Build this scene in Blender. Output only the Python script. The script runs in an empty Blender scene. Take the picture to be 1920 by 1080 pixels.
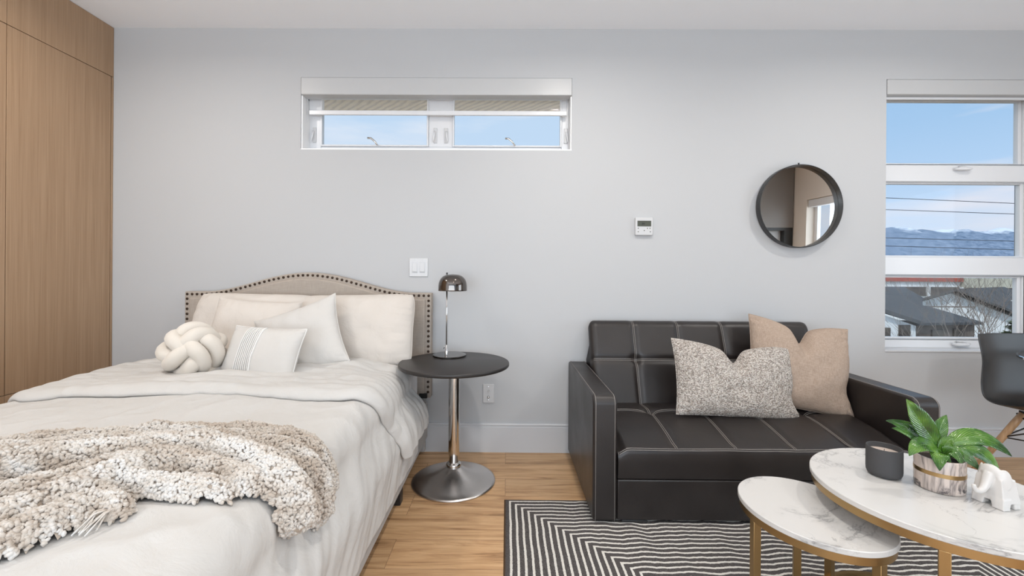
import bpy, bmesh, math, random
from mathutils import Vector, Matrix, noise, Euler
random.seed(7)
PI=math.pi; C=bpy.context.scene.collection; sc=bpy.context.scene

# ---------------------------------------------------------------- camera, world, light, exposure
CAM_Y,CAM_Z=-2.693,1.133
cd=bpy.data.cameras.new('camera'); cam=bpy.data.objects.new('camera',cd); C.objects.link(cam)
cd.sensor_width=36.0; cd.lens=790/1920*36.0
cd.shift_x=(960-944.5)/1920; cd.shift_y=-(540-514)/1920
cd.clip_start=.02; cd.clip_end=20000
cam.matrix_world=Matrix.Translation((0,CAM_Y,CAM_Z))@Matrix.Rotation(math.radians(.4),4,'Z')@Matrix.Rotation(PI/2,4,'X')@Matrix.Rotation(math.radians(.38),4,'Z')
sc.camera=cam
sc.view_settings.view_transform='Standard'; sc.view_settings.look='None'
sc.view_settings.gamma=1.0; sc.view_settings.use_curve_mapping=False
sc.view_settings.exposure=0.0
sc.cycles.max_bounces=10; sc.cycles.diffuse_bounces=6; sc.cycles.transparent_max_bounces=16

def make_world():
    w=bpy.data.worlds.new('sky'); sc.world=w; w.use_nodes=True; nt=w.node_tree; nt.nodes.clear()
    N=nt.nodes.new; L=nt.links.new
    tc=N('ShaderNodeTexCoord'); sep=N('ShaderNodeSeparateXYZ'); L(tc.outputs['Generated'],sep.inputs[0])
    cr=N('ShaderNodeValToRGB'); L(sep.outputs['Z'],cr.inputs[0])
    e=cr.color_ramp.elements
    e[0].position=0.0; e[0].color=(.70,.80,.95,1)
    e[1].position=.09; e[1].color=(.63,.76,.95,1)
    for p,c in ((.16,(.50,.69,.94,1)),(.26,(.40,.61,.88,1)),(.9,(.32,.52,.84,1))):
        x=cr.color_ramp.elements.new(p); x.color=c
    mp=N('ShaderNodeMapping'); mp.inputs['Scale'].default_value=(1.6,1.6,9.0); mp.inputs['Location'].default_value=(.35,.1,.3)
    L(tc.outputs['Generated'],mp.inputs[0])
    nz=N('ShaderNodeTexNoise'); nz.inputs['Scale'].default_value=2.2; nz.inputs['Detail'].default_value=4; L(mp.outputs[0],nz.inputs['Vector'])
    c2=N('ShaderNodeValToRGB'); c2.color_ramp.elements[0].position=.50; c2.color_ramp.elements[1].position=.72
    L(nz.outputs[0],c2.inputs[0])
    mx=N('ShaderNodeMixRGB'); mx.inputs[2].default_value=(.80,.82,.92,1)
    L(c2.outputs[0],mx.inputs[0]); L(cr.outputs[0],mx.inputs[1])
    az=N('ShaderNodeValToRGB'); az.color_ramp.elements[0].position=.15; az.color_ramp.elements[0].color=(.55,.55,.55,1); az.color_ramp.elements[1].position=.60; az.color_ramp.elements[1].color=(0,0,0,1); L(sep.outputs['X'],az.inputs[0])
    mz=N('ShaderNodeMixRGB'); mz.inputs[2].default_value=(.72,.84,.98,1); L(az.outputs[0],mz.inputs[0]); L(mx.outputs[0],mz.inputs[1]); mx=mz
    bg=N('ShaderNodeBackground'); bg.inputs[1].default_value=1.0; L(mx.outputs[0],bg.inputs[0])
    out=N('ShaderNodeOutputWorld'); L(bg.outputs[0],out.inputs[0])
make_world()

def area(name,loc,rot,sx,sy,power,col=(1,1,1)):
    l=bpy.data.lights.new(name,'AREA'); l.shape='RECTANGLE'; l.size=sx; l.size_y=sy; l.energy=power; l.color=col
    o=bpy.data.objects.new(name,l); C.objects.link(o); o.location=loc; o.rotation_euler=rot; return o
# added fill at invented doors behind the camera, daylight at the right wall's window
area('fill_front_doors',(-.55,-5.70,1.25),(PI/2+.60,0,0),4.6,2.2,155,(.85,.925,1.0))
area('daylight_right_window',(4.76,-2.45,1.35),(PI/2,0,PI/2),2.3,1.8,46,(.85,.925,1.0))
sl=bpy.data.lights.new('sun','SUN'); sl.energy=2.0; sl.angle=math.radians(3); sl.color=(1,.97,.93)
so_=bpy.data.objects.new('sun',sl); C.objects.link(so_); so_.rotation_euler=Vector((.32,.50,-.80)).to_track_quat('-Z','Y').to_euler()
DOWNLIGHTS=[(-1.9,-1.15),(0.45,-1.05),(2.3,-1.05),(-1.9,-2.9),(.45,-2.9),(2.3,-2.9)]
DL_POWER=13

# ---------------------------------------------------------------- materials
MATS={}
class NT:
    def __init__(s,name):
        s.m=bpy.data.materials.new(name); s.m.use_nodes=True; s.nt=s.m.node_tree
        s.b=s.nt.nodes['Principled BSDF']; s.out=s.nt.nodes['Material Output']
    def n(s,t,**k):
        x=s.nt.nodes.new(t)
        for a,b in k.items():
            if a in ('operation','blend_type','feature','wave_type','bands_direction','distance','data_type','vector_type'): setattr(x,a,b)
            else:
                x.inputs[a.replace('_',' ')].default_value=b
        return x
    def l(s,a,b): s.nt.links.new(a,b)
    def coords(s,kind='Object',scale=(1,1,1),loc=(0,0,0),rot=(0,0,0)):
        t=s.nt.nodes.new('ShaderNodeTexCoord'); m=s.nt.nodes.new('ShaderNodeMapping')
        m.inputs['Scale'].default_value=scale; m.inputs['Location'].default_value=loc; m.inputs['Rotation'].default_value=rot
        s.l(t.outputs[kind],m.inputs[0]); return m.outputs[0]
    def ramp(s,fac,stops):
        r=s.nt.nodes.new('ShaderNodeValToRGB'); e=r.color_ramp.elements
        while len(e)<len(stops): e.new(.5)
        for i,(p,c) in enumerate(stops):
            e[i].position=p; e[i].color=(c[0],c[1],c[2],1) if not isinstance(c,(int,float)) else (c,c,c,1)
        s.l(fac,r.inputs[0]); return r.outputs[0]
    def mix(s,f,a,b,bt='MIX'):
        x=s.nt.nodes.new('ShaderNodeMixRGB'); x.blend_type=bt
        for i,v in enumerate((f,a,b)):
            if isinstance(v,(int,float)): x.inputs[i].default_value=v
            elif isinstance(v,(tuple,list)): x.inputs[i].default_value=(*v[:3],1)
            else: s.l(v,x.inputs[i])
        return x.outputs[0]
    def math(s,op,a,b=0.0,c=None):
        x=s.nt.nodes.new('ShaderNodeMath'); x.operation=op
        for i,v in enumerate((a,b,c)):
            if v is None: continue
            if isinstance(v,(int,float)): x.inputs[i].default_value=v
            else: s.l(v,x.inputs[i])
        return x.outputs[0]
    def noise(s,co,scale,detail=3,rough=.5,dist=0):
        x=s.nt.nodes.new('ShaderNodeTexNoise'); x.inputs['Scale'].default_value=scale; x.inputs['Detail'].default_value=detail
        x.inputs['Roughness'].default_value=rough; x.inputs['Distortion'].default_value=dist; s.l(co,x.inputs['Vector']); return x.outputs[0]
    def bump(s,h,strength,dist=.01):
        x=s.nt.nodes.new('ShaderNodeBump'); x.inputs['Strength'].default_value=strength; x.inputs['Distance'].default_value=dist
        s.l(h,x.inputs['Height']); s.l(x.outputs[0],s.b.inputs['Normal'])
    def set(s,**k):
        for a,b in k.items():
            i=s.b.inputs[a.replace('_',' ')]
            if hasattr(b,'is_linked') or str(type(b)).find('NodeSocket')>=0: s.l(b,i)
            elif isinstance(b,(tuple,list)): i.default_value=(*b[:3],1)
            else: i.default_value=b
        return s
def srgb(r,g,b):
    f=lambda c:(c/255/12.92 if c/255<=.04045 else ((c/255+.055)/1.055)**2.4)
    return (f(r),f(g),f(b))
def plain(name,col,rough=.5,metal=0.,spec=.5,bump=None,**k):
    t=NT(name); t.set(Base_Color=col,Roughness=rough,Metallic=metal); t.b.inputs['Specular IOR Level'].default_value=spec
    for a,b in k.items(): t.b.inputs[a.replace('_',' ')].default_value=b
    if bump: t.bump(t.noise(t.coords(),bump[0],4),bump[1],bump[2])
    MATS[name]=t.m; return t.m
plain('wall_paint_bounce',(.82,.82,.82),.55)  # unseen walls kept lighter than the back wall to bounce more light
plain('wall_paint',(.485,.492,.503),.55,spec=.3,bump=(160,.06,.002))
plain('ceiling_paint',(.88,.91,.95),.8,spec=.2)
plain('trim_paint',(.56,.57,.59),.35)
plain('reveal_daylit',(.88,.88,.88),.4)
plain('cassette_white',(.50,.505,.51),.35)
plain('white_plastic',(.57,.575,.585),.3)
plain('vinyl_white',(.70,.71,.73),.28)
plain('greige_paint',(.70,.64,.575),.6)
plain('grey_laminate',(.20,.18,.165),.4)
plain('black_metal',(.018,.018,.018),.38,spec=.5)
plain('black_plastic',(.018,.019,.021),.36)
plain('dark_gap',(.012,.008,.005),.9)
plain('lcd',(.075,.08,.062),.25)
plain('lcd_dark',(.012,.012,.012),.4)
plain('chrome',(.72,.71,.70),.10,1.0)
plain('mirror_glass',(.80,.79,.77),.01,1.0)
plain('smoked_chrome',(.16,.145,.135),.07,1.0)
plain('bronze_nail',(.055,.035,.025),.32,.8)
plain('brass',(.42,.28,.13),.34,1.0)
plain('rail_fabric',(.40,.39,.38),.9,bump=(500,.2,.002))
plain('sheet',(.74,.74,.75),.9,bump=(60,.15,.004))
plain('white_stitch',(.36,.33,.305),.7)
plain('wax',(.62,.52,.46),.5)
plain('candle_stone',(.052,.051,.053),.75,bump=(300,.12,.002))
plain('ceramic',(.62,.60,.58),.32)
plain('soil',(.03,.02,.014),.95,bump=(300,.8,.01))
plain('tabletop_black',(.022,.019,.018),.42,bump=(400,.05,.001))
plain('glass_dark',(.03,.032,.035),.08)
plain('sky_white',(.85,.85,.85),.5)

def fabric(name,col,col2=None,weave=900,strength=.25,dist=.002,nscale=6,rough=.92,wr=0,sheen=.0):
    t=NT(name); co=t.coords()
    c=t.ramp(t.noise(co,nscale,4),[(.3,col2 or tuple(x*.92 for x in col)),(.7,col)])
    t.set(Base_Color=c,Roughness=rough); t.b.inputs['Specular IOR Level'].default_value=.15
    t.b.inputs['Sheen Weight'].default_value=sheen
    h=t.noise(co,weave,2)
    if wr:
        co2=t.coords(scale=(1,1,1)); w=t.noise(co2,wr,5,.6,.6); h=t.math('ADD',t.math('MULTIPLY',h,.02),w)
    t.bump(h,strength,dist); MATS[name]=t.m; return t.m
fabric('duvet',(.575,.565,.55),(.555,.543,.525),400,.32,.022,3,wr=9)
fabric('cream_linen',(.61,.565,.52),(.58,.535,.49),600,.45,.012,5,wr=12)
fabric('white_cotton',(.585,.565,.54),(.56,.54,.515),700,.35,.009,5,wr=14)
fabric('knot_velvet',(.66,.61,.55),(.62,.57,.505),500,.2,.003,6,sheen=.3)
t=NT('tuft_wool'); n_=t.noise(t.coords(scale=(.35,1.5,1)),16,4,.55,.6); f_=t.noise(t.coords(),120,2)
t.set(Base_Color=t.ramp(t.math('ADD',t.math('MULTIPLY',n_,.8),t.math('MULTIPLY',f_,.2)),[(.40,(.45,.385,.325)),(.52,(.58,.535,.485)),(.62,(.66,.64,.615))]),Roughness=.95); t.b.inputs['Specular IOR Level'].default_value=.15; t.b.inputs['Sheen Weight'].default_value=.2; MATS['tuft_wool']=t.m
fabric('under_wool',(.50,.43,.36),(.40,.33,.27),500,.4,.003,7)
fabric('stripe_white',(.74,.73,.71),None,900,.2,.002)

def linen_grey():
    t=NT('headboard_linen'); co=t.coords()
    a=t.noise(t.coords(scale=(1,1,.06)),420,2); b=t.noise(t.coords(scale=(.06,1,1)),420,2)
    m=t.mix(.5,a,b); c=t.ramp(m,[(.3,(.33,.285,.245)),(.7,(.425,.37,.32))])
    t.set(Base_Color=c,Roughness=.9); t.bump(m,.3,.002); MATS['headboard_linen']=t.m
linen_grey()

def woven(name,c1,c2,c3,scale,bd):
    t=NT(name); co=t.coords(scale=(scale,scale*1.25,scale))
    v=t.n('ShaderNodeTexVoronoi',Scale=1.0,Randomness=.55); t.l(co,v.inputs['Vector'])
    d=v.outputs['Distance']; col=v.outputs['Color']
    sepc=t.nt.nodes.new('ShaderNodeSeparateColor'); t.l(col,sepc.inputs[0])
    base=t.ramp(sepc.outputs[0],[(.0,c1),(.55,c2),(1,c3)])
    dk=t.ramp(d,[(.25,1.0),(.75,.38)])
    t.set(Base_Color=t.mix(1.0,base,dk,'MULTIPLY'),Roughness=.95); t.b.inputs['Specular IOR Level'].default_value=.1
    h=t.math('SUBTRACT',1.0,d); t.bump(h,.9,bd); MATS[name]=t.m
woven('tweed',(.36,.30,.26),(.66,.60,.54),(.80,.75,.70),165,.005)
t=NT('beige_weave'); a_=t.noise(t.coords(scale=(1,.12,1)),380,2); b_=t.noise(t.coords(scale=(.12,1,1)),380,2); h_=t.mix(.5,a_,b_)
t.set(Base_Color=t.ramp(h_,[(.36,(.30,.225,.175)),(.62,(.42,.33,.265))]),Roughness=.95); t.b.inputs['Specular IOR Level'].default_value=.1; t.bump(h_,.6,.003); MATS['beige_weave']=t.m

def leather():
    t=NT('leather'); co=t.coords()
    v=t.n('ShaderNodeTexVoronoi',Scale=520.0); t.l(co,v.inputs['Vector'])
    n=t.noise(co,5,4)
    t.set(Base_Color=t.ramp(n,[(.3,(.014,.0110,.0104)),(.7,(.021,.0168,.0158))]),Roughness=t.ramp(n,[(.3,.30),(.7,.39)]))
    h=t.math('ADD',t.math('MULTIPLY',v.outputs['Distance'],.25),t.noise(co,14,4))
    t.bump(h,.18,.006); MATS['leather']=t.m
leather()

def wardrobe_wood():
    t=NT('oak_veneer')
    a=t.noise(t.coords(scale=(1,1,.012)),210,4,.6); b=t.noise(t.coords(scale=(1,1,.03)),32,3,.55)
    g=t.noise(t.coords(scale=(1,1,.004)),620,2)
    m=t.math('ADD',t.math('MULTIPLY',a,.45),t.math('ADD',t.math('MULTIPLY',b,.25),t.math('MULTIPLY',g,.30)))
    c=t.ramp(m,[(.34,(.285,.175,.098)),(.5,(.365,.237,.142)),(.66,(.43,.29,.182))])
    t.set(Base_Color=c,Roughness=.5); t.bump(a,.08,.001); MATS['oak_veneer']=t.m
wardrobe_wood()
def floor_wood():
    t=NT('oak_floor'); co=t.coords()
    br=t.nt.nodes.new('ShaderNodeTexBrick'); t.l(co,br.inputs['Vector'])
    br.inputs['Scale'].default_value=1.0; br.inputs['Brick Width'].default_value=1.25; br.inputs['Row Height'].default_value=.18
    br.inputs['Mortar Size'].default_value=.0007; br.inputs['Mortar Smooth'].default_value=0; br.inputs['Bias'].default_value=0
    br.inputs['Color1'].default_value=(0,0,0,1); br.inputs['Color2'].default_value=(1,1,1,1); br.inputs['Mortar'].default_value=(.5,.5,.5,1)
    br.offset=.37
    off=t.nt.nodes.new('ShaderNodeVectorMath'); off.operation='MULTIPLY_ADD'
    t.l(br.outputs['Color'],off.inputs[0]); off.inputs[1].default_value=(7,5,3); t.l(co,off.inputs[2])
    mp=t.nt.nodes.new('ShaderNodeMapping'); mp.inputs['Scale'].default_value=(.09,1,1); t.l(off.outputs[0],mp.inputs[0])
    g=t.noise(mp.outputs[0],26,6,.6,.9)
    mp2=t.nt.nodes.new('ShaderNodeMapping'); mp2.inputs['Scale'].default_value=(.03,1,1); t.l(off.outputs[0],mp2.inputs[0])
    f=t.noise(mp2.outputs[0],230,3,.6)
    m=t.math('ADD',t.math('MULTIPLY',g,.7),t.math('MULTIPLY',f,.3))
    c=t.ramp(m,[(.34,(.25,.135,.062)),(.435,(.46,.275,.14)),(.54,(.58,.37,.20)),(.68,(.66,.44,.255))])
    tint=t.ramp(br.outputs['Color'],[(0,(.90,.90,.90)),(1,(1.06,1.04,1.02))])
    c=t.mix(1.0,c,tint,'MULTIPLY'); c=t.mix(br.outputs['Fac'],c,(.12,.06,.03))
    t.set(Base_Color=c,Roughness=.42); t.bump(m,.12,.002); MATS['oak_floor']=t.m
floor_wood()
def marble():
    t=NT('marble'); co=t.coords(scale=(1,1,1),loc=(.31,.17,0))
    n1=t.noise(co,2.6,7,.62,1.6); v1=t.math('ABSOLUTE',t.math('SUBTRACT',n1,.5))
    n2=t.noise(t.coords(loc=(1.7,3.1,.4)),5.0,6,.6,1.2); v2=t.math('ABSOLUTE',t.math('SUBTRACT',n2,.5))
    mask=t.ramp(t.noise(t.coords(loc=(.9,.2,0)),4.0,2),[(.50,0.0),(.66,1.0)])
    a=t.ramp(v1,[(0,1.0),(.014,.25),(.05,0.0)]); b=t.ramp(v2,[(0,1.0),(.008,0.0)])
    k=t.math('ADD',t.math('MULTIPLY',t.math('MULTIPLY',a,t.ramp(t.noise(t.coords(loc=(4.9,2.2,0)),3.0,2),[(.42,0.0),(.60,1.0)])),.62),t.math('MULTIPLY',t.math('MULTIPLY',b,mask),.7))
    c=t.mix(k,(.60,.59,.575),(.15,.15,.16))
    t.set(Base_Color=c,Roughness=.30); MATS['marble']=t.m
marble()
def pot_mat():
    t=NT('pot_glaze')
    n1=t.noise(t.coords(scale=(1,1,.25)),15,4,.55,1.0); v=t.math('ABSOLUTE',t.math('SUBTRACT',n1,.5))
    n2=t.noise(t.coords(),24,5,.6,1.0)
    tc=t.nt.nodes.new('ShaderNodeTexCoord'); sp=t.nt.nodes.new('ShaderNodeSeparateXYZ'); t.l(tc.outputs['Object'],sp.inputs[0])
    low=t.ramp(sp.outputs['Z'],[(.02,1.0),(.055,.0)])
    a=t.ramp(v,[(0,.75),(.02,.40),(.075,0.0)]); b=t.math('MULTIPLY',t.ramp(n2,[(.48,0.0),(.60,1.0)]),low)
    k=t.math('MAXIMUM',a,b)
    c=t.mix(k,(.56,.475,.425),(.09,.08,.082))
    t.set(Base_Color=c,Roughness=.18); MATS['pot_glaze']=t.m
pot_mat()
def leaf_mat():
    t=NT('leaf_green'); tc=t.nt.nodes.new('ShaderNodeUVMap'); sp=t.nt.nodes.new('ShaderNodeSeparateXYZ'); t.l(tc.outputs[0],sp.inputs[0])
    u=sp.outputs['X']; v=sp.outputs['Y']
    au=t.math('ABSOLUTE',u)
    w=t.math('SINE',t.math('MULTIPLY',t.math('SUBTRACT',t.math('MULTIPLY',v,1.0),t.math('MULTIPLY',au,.35)),95.0))
    n=t.noise(t.coords(),16,3)
    c=t.ramp(n,[(.36,(.014,.055,.007)),(.50,(.045,.138,.012)),(.64,(.115,.245,.028))])
    c=t.mix(t.ramp(w,[(.0,0.0),(1.0,.45)]),c,(.012,.05,.008)); c=t.mix(t.ramp(au,[(.0,.7),(.05,0.0)]),c,(.13,.26,.06))
    t.set(Base_Color=c,Roughness=.2); t.b.inputs['Specular IOR Level'].default_value=.7
    t.b.inputs['Subsurface Weight'].default_value=0
    t.bump(w,.35,.0015); MATS['leaf_green']=t.m
leaf_mat()
plain('stem_green',(.10,.24,.05),.4)
def oval_wood():
    t=NT('beech'); g=t.noise(t.coords(scale=(1,1,.08)),70,4)
    t.set(Base_Color=t.ramp(g,[(.35,(.36,.20,.10)),(.65,(.52,.33,.18))]),Roughness=.4); MATS['beech']=t.m
oval_wood()
def rug_mat():
    W,H=2.31,1.60; P_=.0287
    t=NT('rug_pile'); tc=t.nt.nodes.new('ShaderNodeTexCoord'); sp=t.nt.nodes.new('ShaderNodeSeparateXYZ'); t.l(tc.outputs['Object'],sp.inputs[0])
    x=sp.outputs['X']; y=sp.outputs['Y']      # object origin at the rug's back left corner, y runs negative towards the viewer
    wob=t.noise(t.coords(scale=(1,.28,1)),7.5,3,.5); ramp_in=t.ramp(x,[(.16,0.0),(.42,1.0)])
    dy=t.math('MULTIPLY',t.math('MULTIPLY',t.math('SUBTRACT',wob,.5),.052),ramp_in)
    fine=t.math('MULTIPLY',t.math('SUBTRACT',t.noise(t.coords(),110,2),.5),.004)
    yy=t.math('ADD',t.math('ADD',t.math('MULTIPLY',y,-1.0),dy),fine)
    xx=t.math('ADD',x,t.math('ADD',fine,t.math('MULTIPLY',t.math('SUBTRACT',t.noise(t.coords(scale=(.3,1,1)),6,2),.5),.008)))
    d=t.math('MINIMUM',t.math('MINIMUM',xx,t.math('SUBTRACT',W,xx)),t.math('MINIMUM',yy,t.math('SUBTRACT',H,yy)))
    f=t.math('FRACT',t.math('ADD',t.math('DIVIDE',d,P_),.13))
    band=t.math('GREATER_THAN',d,.018); wh=t.math('MULTIPLY',t.math('LESS_THAN',f,.34),band)
    sp2=t.noise(t.coords(),650,2); dark=t.ramp(sp2,[(.35,(.022,.020,.021)),(.52,(.095,.085,.083)),(.68,(.30,.28,.27))])
    dark=t.mix(.35,dark,(.10,.09,.088))
    c=t.mix(wh,dark,t.ramp(sp2,[(.3,(.62,.58,.52)),(.6,(.88,.85,.80))]))
    edge=t.math('LESS_THAN',t.math('MINIMUM',x,t.math('MULTIPLY',y,-1.0)),.007); c=t.mix(edge,c,(.13,.085,.055))
    t.set(Base_Color=c,Roughness=1.0); t.b.inputs['Specular IOR Level'].default_value=.05
    h=t.math('ADD',t.math('MULTIPLY',wh,.9),sp2); t.bump(h,.8,.004); MATS['rug_pile']=t.m
rug_mat()
def glass_mat():
    t=NT('window_glass'); nt=t.nt; nt.nodes.remove(t.b)
    tr=nt.nodes.new('ShaderNodeBsdfTransparent'); tr.inputs[0].default_value=(.97,.985,.99,1)
    gl=nt.nodes.new('ShaderNodeBsdfGlossy'); gl.inputs['Roughness'].default_value=.0
    lw=nt.nodes.new('ShaderNodeLayerWeight'); lw.inputs[0].default_value=.5; fr=t.ramp(t.math('POWER',lw.outputs['Facing'],5.0),[(0,.006),(1,.12)])
    mx=nt.nodes.new('ShaderNodeMixShader'); t.l(fr,mx.inputs[0]); t.l(tr.outputs[0],mx.inputs[1]); t.l(gl.outputs[0],mx.inputs[2]); t.l(mx.outputs[0],t.out.inputs[0])
    MATS['window_glass']=t.m
glass_mat()
def shade_mat():
    t=NT('shade_fabric'); nt=t.nt
    tr=nt.nodes.new('ShaderNodeBsdfTransparent'); tr.inputs[0].default_value=(1,1,1,1)
    mx=nt.nodes.new('ShaderNodeMixShader')
    t.set(Base_Color=(.80,.80,.81),Roughness=.9)
    mx.inputs[0].default_value=.16
    t.l(t.b.outputs[0],mx.inputs[2]); t.l(tr.outputs[0],mx.inputs[1]); t.l(mx.outputs[0],t.out.inputs[0]); MATS['shade_fabric']=t.m
shade_mat()
def eave_mat():
    t=NT('eave_wood')
    w=t.nt.nodes.new('ShaderNodeTexWave'); w.wave_type='BANDS'; w.bands_direction='DIAGONAL'; w.inputs['Scale'].default_value=9; w.inputs['Distortion'].default_value=3.5; w.inputs['Detail'].default_value=3
    t.l(t.coords(scale=(1,1,2.2)),w.inputs['Vector'])
    c=t.ramp(w.outputs['Fac'],[(.15,(.50,.34,.14)),(.6,(.85,.64,.33))]); t.set(Base_Color=c,Roughness=.7); MATS['eave_wood']=t.m
eave_mat()
def noisy(name,c1,c2,scale,rough=.8,det=4,sc3=(1,1,1)):
    t=NT(name); t.set(Base_Color=t.ramp(t.noise(t.coords(scale=sc3),scale,det),[(.35,c1),(.65,c2)]),Roughness=rough); t.b.inputs['Specular IOR Level'].default_value=.1; MATS[name]=t.m
noisy('shingle_grey',(.085,.088,.092),(.125,.128,.132),3,.9)
noisy('siding_white',(.80,.82,.82),(.88,.90,.90),.8,.8)
noisy('siding_brown',(.17,.14,.12),(.23,.19,.165),3,.9,sc3=(4,4,.3))
noisy('stucco_beige',(.56,.54,.44),(.62,.60,.50),1,.9)
noisy('fascia_red',(.42,.11,.085),(.50,.15,.11),2,.8)
noisy('window_dark',(.07,.06,.055),(.16,.14,.12),1.5,.3)
noisy('bark',(.17,.14,.12),(.30,.26,.23),6,.95)
noisy('needle_green',(.05,.075,.03),(.13,.16,.07),2,.9)
noisy('scrub_ground',(.16,.14,.10),(.24,.22,.16),.3,.95)
def mountain_mat():
    t=NT('mountain_slope'); tc=t.nt.nodes.new('ShaderNodeTexCoord'); sp=t.nt.nodes.new('ShaderNodeSeparateXYZ'); t.l(tc.outputs['Object'],sp.inputs[0])
    n=t.noise(t.coords(scale=(1,1,1)),.006,7,.65)
    hgt=t.math('ADD',t.math('DIVIDE',sp.outputs['Z'],320.0),t.math('MULTIPLY',t.math('SUBTRACT',n,.5),.9))
    snow=t.ramp(hgt,[(.88,0.0),(1.12,.9)])
    rock_haze=t.ramp(t.noise(t.coords(scale=(1,1,2)),.03,6,.7),[(.35,(.13,.19,.275)),(.65,(.27,.34,.45))])  # distance haze is mixed into the slope colour as blue
    t.set(Base_Color=t.mix(snow,rock_haze,(.72,.78,.86)),Roughness=1.0); t.b.inputs['Specular IOR Level'].default_value=0; MATS['mountain_slope']=t.m
mountain_mat()

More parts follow.
